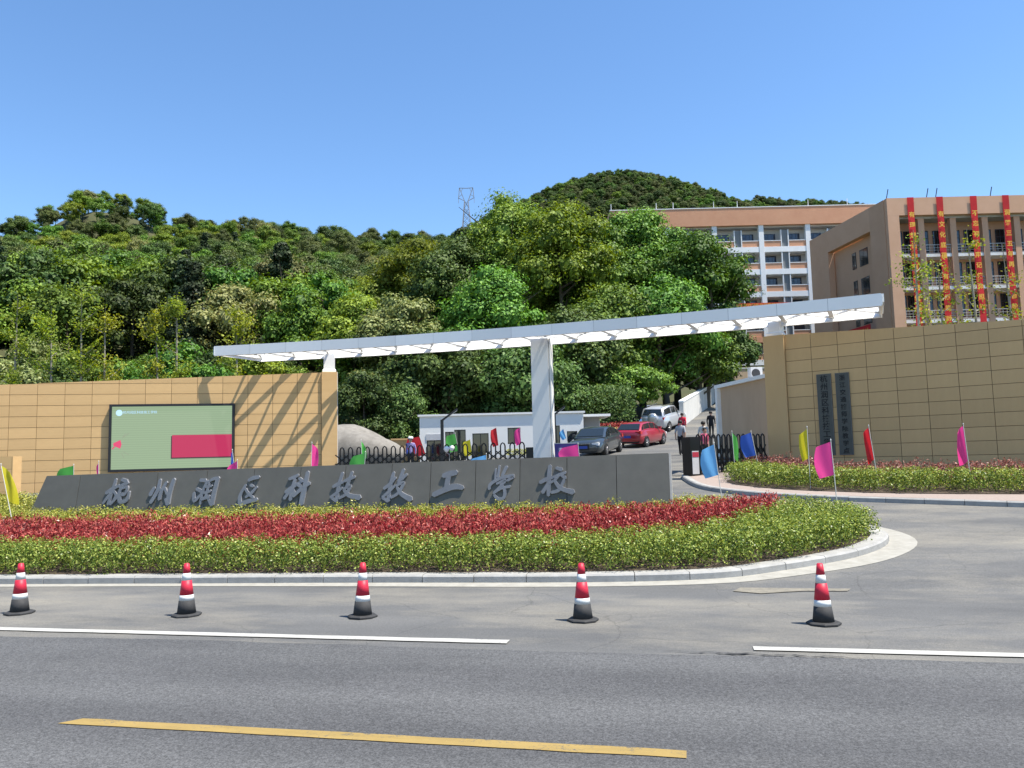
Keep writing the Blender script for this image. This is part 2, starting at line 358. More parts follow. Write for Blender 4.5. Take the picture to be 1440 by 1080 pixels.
# ------------------------------------------------------------------ planted island: kerb, gutter, soil
def smooth_curve(pts, step, closed=False):
    P = [np.array(p, float) for p in pts]; out = []
    for i in range(len(P) - 1):
        p0 = P[max(i - 1, 0)]; p1 = P[i]; p2 = P[i + 1]; p3 = P[min(i + 2, len(P) - 1)]
        n = max(2, int(np.linalg.norm(p2 - p1) / .1))
        for k in range(n):
            t = k / n; out.append(.5 * ((2 * p1) + (-p0 + p2) * t + (2 * p0 - 5 * p1 + 4 * p2 - p3) * t * t + (-p0 + 3 * p1 - 3 * p2 + p3) * t ** 3))
    out.append(P[-1]); out = np.array(out)
    d = np.concatenate([[0], np.cumsum(np.linalg.norm(np.diff(out, axis=0), axis=1))])
    s = np.arange(0, d[-1], step); return np.stack([np.interp(s, d, out[:, 0]), np.interp(s, d, out[:, 1])], 1)
ISL = [(-48, 20.1), (-30, 17.75), (-20, 16.42), (-9.6, 15.06), (-6.11, 14.61), (-2.8, 14.10), (1.1, 13.45), (3.19, 13.33), (4.49, 13.72), (6.03, 14.49), (7.1, 15.5), (7.5, 16.5), (7.3, 17.7), (6.5, 18.9), (5.2, 20.1), (3.2, 21.6), (0, 23.0), (-6, 24.6), (-14, 26.4), (-30, 28.5), (-48, 30)]
def normals(c):
    t = np.gradient(c, axis=0); t /= np.linalg.norm(t, axis=1)[:, None]; return np.stack([-t[:, 1], t[:, 0]], 1)   # left of travel = inside
def kerb_run(c, parent, seg, wd, h, base_off=0.0, chamfer=.03):
    """kerb stones along curve c (points ~0.1 m apart); each stone an object"""
    nrm = normals(c); per = max(2, int(seg / .1)); i = 0
    while i + 1 < len(c):
        j = min(i + per, len(c) - 1); mbk = MB(); ids = list(range(i, j + 1, 2)) + ([j] if (j - i) % 2 else [])
        g = .006; dz = random.uniform(-.004, .004); dn = random.uniform(-.006, .006)
        prof = [(0, -.12), (0, h - chamfer), (chamfer, h), (wd, h), (wd, -.12)]
        for q, k in enumerate(ids):
            p = c[k].copy()
            if q == 0: p = p + (c[k + 1] - c[k]) / .1 * g
            if q == len(ids) - 1: p = p - (c[k] - c[k - 1]) / .1 * g
            for a, b in prof:
                x, y = p + nrm[k] * (a + dn); mbk.v.append((x, y, vz(.213 * c[k][0] + .977 * c[k][1]) + b + dz + base_off))
        m = len(prof)
        for q in range(len(ids) - 1):
            for a in range(m):
                mbk.f.append((q * m + a, q * m + (a + 1) % m, (q + 1) * m + (a + 1) % m, (q + 1) * m + a)); mbk.m.append(0)
        mbk.f.append(tuple(range(m))); mbk.m.append(0); e = (len(ids) - 1) * m
        mbk.f.append(tuple(e + a for a in reversed(range(m)))); mbk.m.append(0)
        mbk.build('kerb_stone', m_kerb, parent, fixn=True); i = j
isl = smooth_curve(ISL, .1)
kroot = bpy.data.objects.new('kerb', None); COL.objects.link(kroot); tag(kroot, kind='structure')
kerb_run(isl, kroot, .99, .32, .135)
# gutter flags just outside the kerb
m_gut = pm('gutter_concrete', (.24, .23, .20), (.32, .31, .275), scale=5, rough=.85)
nrm = normals(isl); mb = MB(); sel = list(range(0, int(len(isl) * .66), 3))
for k in sel:
    wd = .30 + .2 * float(sstep(2, 6.5, isl[k][0]))
    for a in (0.0, -wd):
        p = isl[k] + nrm[k] * a; mb.v.append((p[0], p[1], vz(.213 * p[0] + .977 * p[1]) + .006))
for i in range(len(sel) - 1): mb.f.append((2 * i, 2 * i + 1, 2 * i + 3, 2 * i + 2)); mb.m.append(0)
tag(mb.build('gutter', m_gut), kind='structure')
m_soil = pm('planting_soil', (.045, .033, .022), (.08, .06, .042), scale=5, rough=1, bump=.6, bscale=25)
def soil(poly, name, off, parent=None):
    b = bmesh.new(); vs_ = [b.verts.new((p[0], p[1], vz(.213 * p[0] + .977 * p[1]) + off)) for p in poly]; b.faces.new(vs_)
    bmesh.ops.triangulate(b, faces=b.faces[:])
    if b.faces[:][0].normal.z < 0: bmesh.ops.reverse_faces(b, faces=b.faces[:])
    me = bpy.data.meshes.new(name); b.to_mesh(me); b.free(); me.materials.append(m_soil); return link(name, me, parent)
inner = (isl + nrm * .3)[::4]
tag(soil(inner, 'planting_bed', .11), kind='structure')

# ------------------------------------------------------------------ right hand pavement and bed
RK = [(6.9, 31.0), (6.15, 29.4), (5.93, 27.72), (5.95, 25.54), (6.65, 23.77), (8.26, 22.0), (9.76, 20.98), (11.08, 20.1), (12.3, 19.33), (16, 17.4), (24, 14.6), (34, 12.6)]
rk = smooth_curve(RK, .1)
k2 = bpy.data.objects.new('kerb', None); COL.objects.link(k2); tag(k2, kind='structure')
kerb_run(rk, k2, .99, .2, .14)
m_brick = pm('red_brick_paving', (.24, .19, .165), (.29, .24, .21), scale=14, rough=.9, bump=.2, bscale=60)
nr = normals(rk); mb = MB(); sel = list(range(0, len(rk), 4))
for k in sel:
    for a in (.19, 6.5):
        p = rk[k] + nr[k] * a; mb.v.append((p[0], p[1], vz(.213 * p[0] + .977 * p[1]) + .128))
# bed polygon on the far side
pv = MB(); po = [tuple(rk[k] + nr[k] * .19) for k in sel] + [(34, 19), (20, 22.5), (16.2, 25.4), (9.8, 30.2), (7.6, 31.4)]
b = bmesh.new(); vs_ = [b.verts.new((p[0], p[1], vz(.213 * p[0] + .977 * p[1]) + .128)) for p in po]; b.faces.new(vs_); bmesh.ops.triangulate(b, faces=b.faces[:])
if b.faces[:][0].normal.z < 0: bmesh.ops.reverse_faces(b, faces=b.faces[:])
me = bpy.data.meshes.new('brick_pavement'); b.to_mesh(me); b.free(); me.materials.append(m_brick); tag(link('brick_pavement', me), kind='structure')
HB = [(6.95, 26.3), (7.0, 25.2), (7.9, 23.6), (9.1, 22.6), (10.13, 21.9), (11.6, 21.2), (13.2, 20.6), (16.5, 19.3), (20, 18.2), (24, 17.2)]
hb = smooth_curve(HB, .1)
BEDR = [tuple(p) for p in hb[::5]] + [(24, 19.2), (16.15, 24.9), (9.6, 29.75), (8.2, 28.6)]
tag(soil(BEDR, 'planting_bed', .145), kind='structure')

# ------------------------------------------------------------------ hedges (uncountable leaves)
def inpoly(x, y, poly):
    poly = np.asarray(poly); r = np.zeros(len(x), bool); j = len(poly) - 1
    for i in range(len(poly)):
        xi, yi = poly[i]; xj, yj = poly[j]
        c = ((yi > y) != (yj > y)) & (x < (xj - xi) * (y - yi) / (yj - yi + 1e-12) + xi); r ^= c; j = i
    return r
def plants(test, box, sp):
    x0, x1, y0, y1 = box
    gx_, gy_ = np.meshgrid(np.arange(x0, x1, sp), np.arange(y0, y1, sp)); gx_ = gx_.ravel() + rng.uniform(-.45, .45, gx_.size) * sp; gy_ = gy_.ravel() + rng.uniform(-.45, .45, gy_.size) * sp
    k = test(gx_, gy_); return gx_[k], gy_[k]
def hedge(name, label, test, box, h, mats, per, leaf, sp=.25, rad_=.2, base=.11, aspect=.55, upright=.0, hv=.09):
    px, py = plants(test, box, sp); n = len(px)
    pz = np.array([vz(.213 * a + .977 * b_) for a, b_ in zip(px, py)]) + base
    hh = h * (1 + rng.normal(0, hv, n)); rr = rad_ * rng.uniform(.8, 1.25, n)
    idx = np.repeat(np.arange(n), per); m = len(idx)
    th = rng.uniform(0, 2 * np.pi, m); ph = np.where(rng.random(m) < .22, rng.uniform(-1, -.4, m), rng.uniform(-.5, 1, m)); ph = np.arcsin(np.clip(ph, -1, 1))
    d = np.stack([np.cos(th) * np.cos(ph), np.sin(th) * np.cos(ph), np.sin(ph)], 1)
    q = rng.uniform(.72, 1.08, m)[:, None]
    C = np.stack([px[idx], py[idx], pz[idx] + hh[idx] * .52], 1) + d * q * np.stack([rr[idx], rr[idx], hh[idx] * .48], 1)
    low = d[:, 2] < -.35; C[low, :2] = np.stack([px[idx], py[idx]], 1)[low] + np.stack([np.cos(th), np.sin(th)], 1)[low] * (rr[idx][low] * rng.uniform(.6, 1.1, low.sum()))[:, None]
    N_ = d + np.array([0, 0, .35]);
    V = leaves(C, N_, leaf, aspect, .55)
    if upright:
        k = rng.random(m) < upright; s = leaf * rng.uniform(.8, 1.5, k.sum())[:, None]; c = C[k]
        a = np.stack([rng.normal(0, .45, k.sum()), rng.normal(0, .45, k.sum()), np.ones(k.sum())], 1); a /= np.linalg.norm(a, axis=1)[:, None]
        b_ = np.cross(a, rng.normal(0, 1, a.shape)); b_ /= np.linalg.norm(b_, axis=1)[:, None]
        V[k] = np.stack([c - a * s * .5, c + b_ * s * aspect * .5, c + a * s * .55, c - b_ * s * aspect * .5], 1)
    # short woody stems near the soil
    o = link(name, quads_mesh(name, V, mats)); tag(o, label, 'hedge', kind='stuff')
    return o
m_hgreen = leafmat('hedge_green', (.03, .058, .012), (.155, .23, .042), (.43, .47, .12), .25, .35, .0, 0)
m_hyoung = leafmat('hedge_young_green', (.08, .11, .02), (.26, .29, .05), (.52, .48, .13), .25, .35, .0, 0)
m_hred = leafmat('hedge_red', (.06, .022, .014), (.31, .04, .038), (.56, .17, .13), .25, .3, .0, 0)
m_hpink = leafmat('hedge_dull_red', (.09, .05, .03), (.26, .10, .08), (.46, .26, .21), .25, .4, .0, 0)
bed_in = (isl + nrm * .30)[::6]
def vv(x, y): return .213 * x + .977 * y
lo = lambda x: np.interp(x, [-30, -4.5, 1.1, 2.6, 4, 5.9, 6.4], [13.9, 14.3, 15.0, 15.45, 16.3, 18.7, 20.5])
hi = lambda x: np.interp(x, [-30, -5, 0, 4, 6.2], [16.9, 17.15, 17.6, 18.6, 20.0])
def sgn_ok(x, y): return ~((vv(x, y) > 19.45) & (x < 3.95) & (x > -14.6))
hedge('hedge', 'clipped green hedge along the kerb of the planted island', lambda x, y: inpoly(x, y, bed_in) & ((vv(x, y) < lo(x) - .06)) & (x > -17), (-17, 8, 13, 24), .56, m_hgreen, 190, .047, sp=.23, hv=.06)
hedge('hedge', 'band of red leaved shrubs in the middle of the planted island', lambda x, y: inpoly(x, y, bed_in) & (vv(x, y) > lo(x) + .06) & (vv(x, y) < hi(x)) & sgn_ok(x, y) & (x > -18), (-18, 8, 13, 25), .58, m_hred, 150, .07, sp=.26, rad_=.21, aspect=.34, upright=.4, hv=.08)
hedge('hedge', 'low yellow green hedge at the foot of the grey sign wall', lambda x, y: inpoly(x, y, bed_in) & (vv(x, y) > hi(x) + .05) & sgn_ok(x, y) & ((vv(x, y) < 19.4) | (x > 3.9)) & (x > -15), (-15, 8, 15, 24), .46, m_hyoung, 130, .05)
hedge('hedge', 'patch of shrubs beside the slanted end of the sign wall', lambda x, y: inpoly(x, y, bed_in) & (vv(x, y) > 18.3) & (x < -14.75) & (x > -20), (-20, -14.5, 18, 27), .6, m_hyoung, 80, .06)
bedr = np.array(BEDR)
def db(x, y):       # distance from the front edge of the right bed
    return np.min(np.hypot(x[:, None] - hb[None, ::4, 0], y[:, None] - hb[None, ::4, 1]), axis=1)
hedge('hedge', 'clipped green hedge in front of the shaded stone wall', lambda x, y: inpoly(x, y, bedr) & (db(x, y) > .2) & (db(x, y) < 1.7) & (x < 19), (6.5, 19, 18, 31), .58, m_hgreen, 130, .055, base=.145, hv=.06)
hedge('hedge', 'row of reddish shrubs against the foot of the shaded stone wall', lambda x, y: inpoly(x, y, bedr) & (db(x, y) > 1.75) & (db(x, y) < 3.4) & (x < 19), (6.5, 19, 18, 31), .6, m_hpink, 80, .07, sp=.3, aspect=.4, upright=.3, base=.145)

# ------------------------------------------------------------------ stone sign wall with brush lettering
m_slab = pm('grey_granite_slab', (.098, .094, .08), (.12, .115, .098), scale=2.2, rough=.55, bump=.05, bscale=60, spec=.4)
m_slab_end = pm('pale_granite_end', (.30, .29, .27), (.36, .35, .33), scale=4, rough=.6)
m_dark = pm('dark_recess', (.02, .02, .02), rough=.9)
m_letter = pm('brushed_grey_metal', (.165, .17, .18), (.20, .205, .215), scale=5, rough=.45, metal=.35)
sgn = thing('sign_wall', 'long dark grey granite sign wall carrying raised brush lettering', 'sign', (3.77, 19.5, 0), RZ)
J = [0.0, 1.29, 2.53, 3.74, 4.91, 6.13, 7.21, 8.53, 9.84, 11.24, 12.69, 14.26, 16.82, 18.25]
zt = lambda s: 2.15 - .0126 * s
zb_ = lambda s: .93 - .0155 * s
LEAN = .18
for a, b_ in zip(J[:-1], J[1:]):
    g = .007; p = [(-a - g, zb_(a)), (-a - g, zt(a)), (-b_ + g, zt(b_)), (-b_ + g, zb_(b_))]
    if b_ == J[-1]: p[2] = (-17.98, zt(b_)); p[3] = (-18.42, zb_(b_))
    mb = MB(); dy = random.uniform(-.003, .003)
    yf = lambda z, s: LEAN * (z - zb_(s)) + dy
    fr = [(x, yf(z, -x), z) for x, z in p]; bk = [(x, .36, z) for x, z in p]
    mb.add(fr + bk, [(0, 1, 2, 3), (7, 6, 5, 4)] + [(i, i + 4, (i + 1) % 4 + 4, (i + 1) % 4) for i in range(4)])
    mb.build('stone_slab', m_slab, sgn, fixn=True)
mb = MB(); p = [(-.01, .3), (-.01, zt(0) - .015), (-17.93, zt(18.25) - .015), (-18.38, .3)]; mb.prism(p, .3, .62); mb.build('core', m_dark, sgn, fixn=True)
mb = MB(); yb = lambda z: LEAN * (z - zb_(0)) + .004; mb.add([(0, yb(.5), .5), (.05, yb(.5), .5), (.05, .66, .5), (0, .66, .5), (0, yb(2.14), 2.14), (.05, yb(2.14), 2.14), (.05, .66, 2.14), (0, .66, 2.14)], [(3, 2, 1, 0), (4, 5, 6, 7), (0, 1, 5, 4), (1, 2, 6, 5), (2, 3, 7, 6), (3, 0, 4, 7)]); mb.build('end_slab', m_slab_end, sgn)
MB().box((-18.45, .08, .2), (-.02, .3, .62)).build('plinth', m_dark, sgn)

def ribbon(mb, pts, y0, y1):
    P = [np.array(p, float) for p in pts]
    out = []
    for i in range(len(P) - 1):
        p0 = P[max(i - 1, 0)]; p1 = P[i]; p2 = P[i + 1]; p3 = P[min(i + 2, len(P) - 1)]; n = 5
        for k in range(n):
            t = k / n; out.append(.5 * ((2 * p1) + (-p0 + p2) * t + (2 * p0 - 5 * p1 + 4 * p2 - p3) * t * t + (-p0 + 3 * p1 - 3 * p2 + p3) * t ** 3))
    out.append(P[-1]); o = np.array(out); t = np.gradient(o[:, :2], axis=0); t /= np.linalg.norm(t, axis=1)[:, None] + 1e-9
    n_ = np.stack([-t[:, 1], t[:, 0]], 1); wdt = o[:, 2:3] / 2
    Lf = o[:, :2] + n_ * wdt; Rt = o[:, :2] - n_ * wdt
    s0 = o[0, :2] - t[0] * wdt[0] * .7; e0 = o[-1, :2] + t[-1] * wdt[-1] * .7
    m = len(o); base = len(mb.v)
    # front strip + sides
    ring = [s0] + list(Lf) + [e0] + list(Rt[::-1]); N_ = len(ring)
    mb.v += [(a[0], y0, a[1]) for a in ring] + [(a[0], y1, a[1]) for a in ring]
    L_ = lambda i: base + 1 + i
    R_ = lambda i: base + 2 + m + (m - 1 - i)
    F = [(base, R_(0), L_(0)), (base + 1 + m, L_(m - 1), R_(m - 1))] + [(L_(i), R_(i), R_(i + 1), L_(i + 1)) for i in range(m - 1)]
    mb.f += F; mb.m += [0] * len(F)
    S = [(base + i, base + (i + 1) % N_, base + N_ + (i + 1) % N_, base + N_ + i) for i in range(N_)]
    mb.f += S; mb.m += [1] * len(S)
GLY = [
 ('杭', 15.47, 1.43, 385, 380, .00190, .00168, [[(325,170,45),(300,330,55),(250,590,50)], [(190,400,55),(290,330,60),(400,275,45)], [(290,380,45),(220,480,50),(165,570,40)], [(310,360,40),(370,440,45),(340,500,30)], [(430,175,50),(520,205,55)], [(405,300,45),(470,260,50),(545,235,45)], [(430,330,45),(400,450,50),(290,590,45)], [(440,330,40),(540,300,45),(520,420,45),(440,430,60),(450,540,65),(560,520,60),(590,380,30)]]),
 ('州', 14.05, 1.395, 1130, 390, .00186, .00166, [[(1000,310,50),(945,430,70)], [(1085,180,50),(1060,370,65),(970,560,60)], [(1100,330,35),(1140,400,45)], [(1200,220,45),(1130,380,60),(1110,510,55)], [(1185,320,40),(1230,420,40)], [(1320,175,60),(1275,400,75),(1265,590,75)], [(1265,590,60),(1215,500,35)]]),
 ('润', 12.65, 1.385, 445, 385, .00183, .00163, [[(330,185,50),(420,190,60)], [(285,330,50),(375,375,55)], [(250,400,50),(270,530,60),(380,410,35)], [(455,200,45),(395,380,45),(375,590,35)], [(470,215,35),(560,165,50),(640,160,60)], [(625,170,60),(590,400,72),(570,600,75)], [(570,600,55),(505,505,40)], [(430,300,35),(540,285,40)], [(420,400,40),(530,370,45)], [(395,505,50),(520,460,60)], [(490,235,35),(455,490,45)]]),
 ('区', 11.33, 1.405, 1170, 360, .00178, .00161, [[(1150,190,50),(1230,150,65),(1320,140,55)], [(1110,265,40),(1030,450,55),(1045,590,70)], [(1045,590,70),(1180,540,70),(1320,515,65)], [(1300,300,40),(1230,390,50),(1130,470,40)], [(1190,270,45),(1240,290,40)], [(1110,330,40),(1180,420,45),(1260,480,40)]]),
 ('科', 9.89, 1.445, 370, 325, .00200, .00185, [[(370,135,40),(310,165,50),(240,190,40)], [(205,380,50),(310,300,55),(430,230,40)], [(330,195,45),(300,330,55),(285,490,55)], [(290,330,40),(195,470,50)], [(310,330,35),(350,430,50)], [(390,180,40),(445,225,50)], [(370,270,40),(425,300,50)], [(325,440,45),(430,340,55),(545,255,50)], [(510,95,55),(475,350,72),(450,555,70)]]),
 ('技', 8.47, 1.46, 1080, 308, .00195, .00182, [[(1015,105,45),(970,300,55),(955,510,55)], [(955,510,50),(875,460,40)], [(890,305,45),(960,265,50),(1035,240,35)], [(865,455,40),(940,400,45),(1025,320,35)], [(1155,95,45),(1120,220,50),(1090,310,45)], [(1050,225,40),(1120,195,50),(1200,165,40)], [(1050,340,40),(1140,295,50),(1090,410,45),(990,470,40)], [(1050,345,40),(1130,430,60),(1290,465,75)]]),
 ('技', 7.03, 1.47, 380, 340, .00190, .00180, [[(320,150,45),(280,340,55),(260,560,55)], [(260,560,50),(175,510,40)], [(190,380,45),(270,320,50),(350,225,40)], [(175,505,40),(260,430,45),(350,340,35)], [(465,110,50),(430,210,50),(400,300,45)], [(395,275,40),(450,235,50),(515,180,40)], [(370,340,40),(470,300,50),(410,440,45),(300,510,40)], [(380,360,40),(450,460,60),(590,540,80)]]),
 ('工', 5.63, 1.49, 1120, 315, .00185, .00177, [[(1040,200,65),(1130,170,85),(1235,150,75)], [(1125,190,70),(1105,300,75),(1095,390,75)], [(910,470,75),(1090,390,85),(1220,355,85),(1335,375,60)]]),
 ('学', 4.25, 1.51, 310, 320, .00193, .00187, [[(250,140,28),(245,300,32)], [(300,95,30),(280,250,36)], [(395,110,45),(340,230,45)], [(165,410,40),(185,340,45),(330,260,45),(490,240,50),(410,300,35)], [(265,340,32),(385,290,40),(330,360,36),(235,455,36)], [(320,345,36),(375,430,42),(365,525,45),(290,545,45),(235,490,36)], [(225,465,36),(330,400,40),(445,380,40)]]),
 ('校', 2.78, 1.53, 1080, 295, .00187, .00184, [[(985,95,55),(970,300,62),(965,495,50)], [(850,320,50),(940,275,58),(1030,250,45)], [(965,330,45),(885,455,55)], [(975,330,40),(1035,300,35)], [(1070,125,40),(1145,150,55)], [(1040,250,38),(1120,215,45),(1200,190,40)], [(1105,230,38),(1045,300,40)], [(1135,220,38),(1195,265,50)], [(1180,285,40),(1110,420,50),(1005,455,42)], [(1050,300,40),(1130,400,55),(1300,455,75)]])]
m_letter_side = pm('bright_letter_edge', (.45, .46, .5), rough=.3, metal=.6)
for ch, s, zc, cx, cy, mx, mz, strokes in GLY:
    mb = MB()
    for i, st in enumerate(strokes):
        pts = [((x - cx) * mx - s, zc - (y - cy) * mz, w_ * mx * .95) for x, y, w_ in st]
        ribbon(mb, pts, -.045 - i * .0012, -.0)
    o = mb.build('letter', [m_letter, m_letter_side], sgn, fixn=True)
    # follow the lean of the stone face
    for v_ in o.data.vertices: v_.co.y += LEAN * (v_.co.z - zb_(s)) - .002

# ------------------------------------------------------------------ text helper
def text_mesh(body, size, extrude=0.0, vertical=False, pitch=1.1, bold=0.0):
    items = [(c, 0, -i * size * pitch) for i, c in enumerate(body)] if vertical else [(body, 0, 0)]
    V, F = [], []
    for c, dx, dz in items:
        if not c.strip(): continue
        cu = bpy.data.curves.new('tmp', 'FONT'); cu.body = c; cu.size = size; cu.align_x = 'CENTER'; cu.align_y = 'CENTER'; cu.extrude = extrude; cu.offset = bold; cu.resolution_u = 2
        ob = bpy.data.objects.new('tmp', cu); COL.objects.link(ob)
        bpy.context.view_layer.update()
        me = bpy.data.meshes.new_from_object(ob.evaluated_get(bpy.context.evaluated_depsgraph_get()))
        o = len(V); V += [(v.co.x + dx, -v.co.z, v.co.y + dz) for v in me.vertices]; F += [tuple(i + o for i in p.vertices) for p in me.polygons]
        bpy.data.objects.remove(ob); bpy.data.meshes.remove(me); bpy.data.curves.remove(cu)
    mb = MB(); mb.add(V, F); return mb

# ------------------------------------------------------------------ gate walls in stone panels
m_stone = pm('tan_stone_panel', (.55, .35, .155), (.61, .395, .18), scale=1.6, rough=.75, bump=.12, bscale=9, stretch=(.35, 1, 2.2), var=.06)
m_stone2 = pm('tan_stone_panel_weathered', (.51, .335, .155), (.57, .38, .18), scale=1.2, rough=.75, bump=.12, bscale=9, stretch=(1.2, 1, .3), var=.06)  # tan stone retoned for the wall in shade, with upright streaks
m_joint = pm('dark_joint', (.19, .14, .08), rough=.9)
def stone_wall(root, xcols, zcourse, ztop, zbot, side, mat, d=.35, skip=None):
    """panels between column lines xcols and course lines zcourse (descending); ztop(x) may slope"""
    xl, xr = min(xcols), max(xcols)
    MB().prism([(xl, zbot), (xl, ztop(xl) - .01), (xr, ztop(xr) - .01), (xr, zbot)], .028, d).build('wall_core', m_joint, root, fixn=True)
    shared = {}
    zl = [9.9] + list(zcourse) + [zbot]
    xs_ = sorted(xcols)
    for a, b_ in zip(xs_[:-1], xs_[1:]):
        for top, bot in zip(zl[:-1], zl[1:]):
            ta, tb = min(top, ztop(a)), min(top, ztop(b_))
            if max(ta, tb) - bot < .05: continue
            if skip and skip(a, b_, top, bot): continue
            g = .0085
            flat = abs(ta - tb) < 1e-6
            key = (round(b_ - a, 3), round(ta - bot, 3)) if flat else None
            if key and key in shared: me_ = shared[key]
            else:
                mb = MB(); la, lb = max(ta - bot, .02), max(tb - bot, .02)
                mb.prism([(g, g), (g, la - (g if ta == top else 0)), (b_ - a - g, lb - (g if tb == top else 0)), (b_ - a - g, g)], 0, .03)
                me_ = mb.mesh('stone_panel', mat)
                bm_ = bmesh.new(); bm_.from_mesh(me_); bmesh.ops.recalc_face_normals(bm_, faces=bm_.faces); bm_.to_mesh(me_); bm_.free()
                if key: shared[key] = me_
            link('stone_panel', me_, root, (a, random.uniform(-.002, .002), bot))
# left wall
KW = 1.016
lw = thing('gate_wall', 'sunlit tan stone panel wall holding the large screen', 'wall', (-7.87 * KW, 35.4 * KW, 2.1 * (1 - KW)), math.atan2(.2075, .9782), scale=(KW,) * 3)
lc = [-(.62 + 1.042 * k) for k in range(0, 21)]
ltop = lambda x: 6.15 + (x) * .0385
stone_wall(lw, lc, [5.67 - .455 * k for k in range(0, 10)], ltop, .9, -1, m_stone)
MB().box((-.61, -.10, 1.0), (.06, .62, 6.14)).build('end_pillar', m_stone, lw)
MB().box((.06, -.06, 1.0), (.085, .58, 6.14)).build('lit_side_face', pm('lit_side_pale', (.6, .58, .54), rough=.6), lw)  # pale sheet stands in for sunlight on the pillar's side face
# right wall
rw = thing('gate_wall', 'shaded tan stone panel wall with two vertical name plaques', 'wall', (9.9, 30.0, 0), math.atan2(-.605, .796))
rc = [.49 + .943 * k for k in range(0, 15)]
rtop = lambda x: 6.52 - x * .048
stone_wall(rw, rc, [5.93 - .452 * k for k in range(0, 11)], rtop, .7, 1, m_stone2)
MB().box((-.30, -.10, 1.0), (.485, .62, 6.50)).build('end_pillar', m_stone2, rw)
# low wall at the far left
lo_w = thing('low_wall', 'low tan stone wall stub behind the slanted end of the sign wall', 'wall', (-16.95, 27.0, 0), .02)
stone_wall(lo_w, [0, -1.05, -2.1, -3.15, -4.2, -5.25], [2.15, 1.72, 1.29], lambda x: 2.58, .5, 1, m_stone, d=.5)

MB().box((.002, -.004, .5), (.03, .5, 2.58)).build('end_slab', m_stone, lo_w)
# plaques on the right wall
m_plaque = pm('dark_bronze_plaque', (.062, .064, .054), (.08, .08, .068), scale=8, rough=.5, spec=.4)
m_ink = pm('black_lettering', (.006, .006, .006), rough=.5)
m_prim = pm('plaque_rim', (.11, .11, .10), rough=.5)
def plaque(x0, x1, z0, z1, body, lab, size, pitch):
    cxp = (x0 + x1) / 2
    t = thing('name_plaque', lab, 'plaque', Vector((9.9, 30, 0)) + Matrix.Rotation(math.atan2(-.605, .796), 3, 'Z') @ Vector((cxp, -.002, z0)), math.atan2(-.605, .796))
    w_, h_ = x1 - x0, z1 - z0
    MB().box((-w_ / 2, -.05, 0), (w_ / 2, 0, h_)).build('board', m_plaque, t)
    r = MB()
    for a, b_ in (((-w_ / 2 - .006, -.058, -.006), (w_ / 2 + .006, -.003, .018)), ((-w_ / 2 - .006, -.058, h_ - .018), (w_ / 2 + .006, -.003, h_ + .006)), ((-w_ / 2 - .006, -.057, .019), (-w_ / 2 + .018, -.003, h_ - .019)), ((w_ / 2 - .018, -.057, .019), (w_ / 2 + .006, -.003, h_ - .019))): r.box(a, b_)
    r.build('rim', m_prim, t)
    tm = text_mesh(body, size, .004, True, pitch, .004); o = tm.build('lettering', m_ink, t); o.location = (0, -.0555, h_ - .19)
plaque(1.59, 2.09, 1.955, 4.89, '杭州润区科技技工学校', 'dark plaque with bold black lettering nearer the gate column', .27, 1.06)
plaque(2.245, 2.71, 1.955, 4.885, '浙江交通技师学院教学点', 'dark plaque with smaller black lettering farther from the gate column', .21, 1.24)

# ------------------------------------------------------------------ display screen on the left wall
def emat(name, c, s=1.0, lines=False):
    m, n, p, N, L = newmat(name); p.inputs['Base Color'].default_value = (.02, .02, .02, 1); p.inputs['Roughness'].default_value = .5
    p.inputs['Emission Color'].default_value = (*c, 1); p.inputs['Emission Strength'].default_value = s
    if lines:
        tc = N.new('ShaderNodeTexCoord'); wv = N.new('ShaderNodeTexWave'); wv.bands_direction = 'Z'; wv.inputs['Scale'].default_value = 3.3; wv.inputs['Distortion'].default_value = .6; wv.inputs['Detail Scale'].default_value = .4
        L.new(tc.outputs['Object'], wv.inputs[0]); r = N.new('ShaderNodeValToRGB'); r.color_ramp.elements[0].color = (*[k * .86 for k in c], 1); r.color_ramp.elements[1].color = (*c, 1)
        L.new(wv.outputs[0], r.inputs[0]); L.new(r.outputs[0], p.inputs['Emission Color'])
    return m
LWR = Matrix.Rotation(math.atan2(.2075, .9782), 3, 'Z')
scr = thing('display_screen', 'large black framed display showing pale green with a crimson box', 'screen', (Vector((-7.87, 35.4, 0)) + LWR @ Vector((-6.77, -.003, 1.94))) * KW + Vector((0, 0, 2.1 * (1 - KW))), math.atan2(.2075, .9782), scale=(KW,) * 3)
W2, H2 = 2.5, 2.83
m_black = pm('black_metal', (.018, .018, .02), rough=.45, spec=.4)
MB().box((-W2, -.13, .02), (W2, 0, H2 - .02)).build('housing', m_black, scr)
fr = MB()
for a, b_ in (((-W2, -.2, 0), (W2, -.005, .1)), ((-W2, -.2, H2 - .1), (W2, -.005, H2)), ((-W2, -.199, .1), (-W2 + .1, -.005, H2 - .1)), ((W2 - .1, -.199, .1), (W2, -.005, H2 - .1))): fr.box(a, b_)
fr.build('frame', m_black, scr)
disp = MB().box((-W2 + .1, -.15, .1), (W2 - .1, -.131, H2 - .1)).build('display', emat('screen_green', srgb(160, 184, 146), .4, True), scr)
MB().box((-.02, -.155, .55), (W2 - .11, -.1505, 1.5)).build('crimson_box', emat('screen_crimson', srgb(200, 30, 85), .4), disp)
MB().box((-.06, -.1535, .5), (W2 - .11, -.1502, 1.46)).build('box_shadow', emat('screen_dark_red', srgb(60, 25, 35), .4), disp)
mg = MB(); mg.prism([(-2.32, 1.10), (-2.32, 1.2), (-2.05, 1.33), (-2.0, 1.15), (-2.05, .97)], -.156, -.151); mg.prism([(-2.37, .93), (-2.36, 1.0), (-2.28, 1.08), (-2.25, 1.04)], -.1555, -.151)
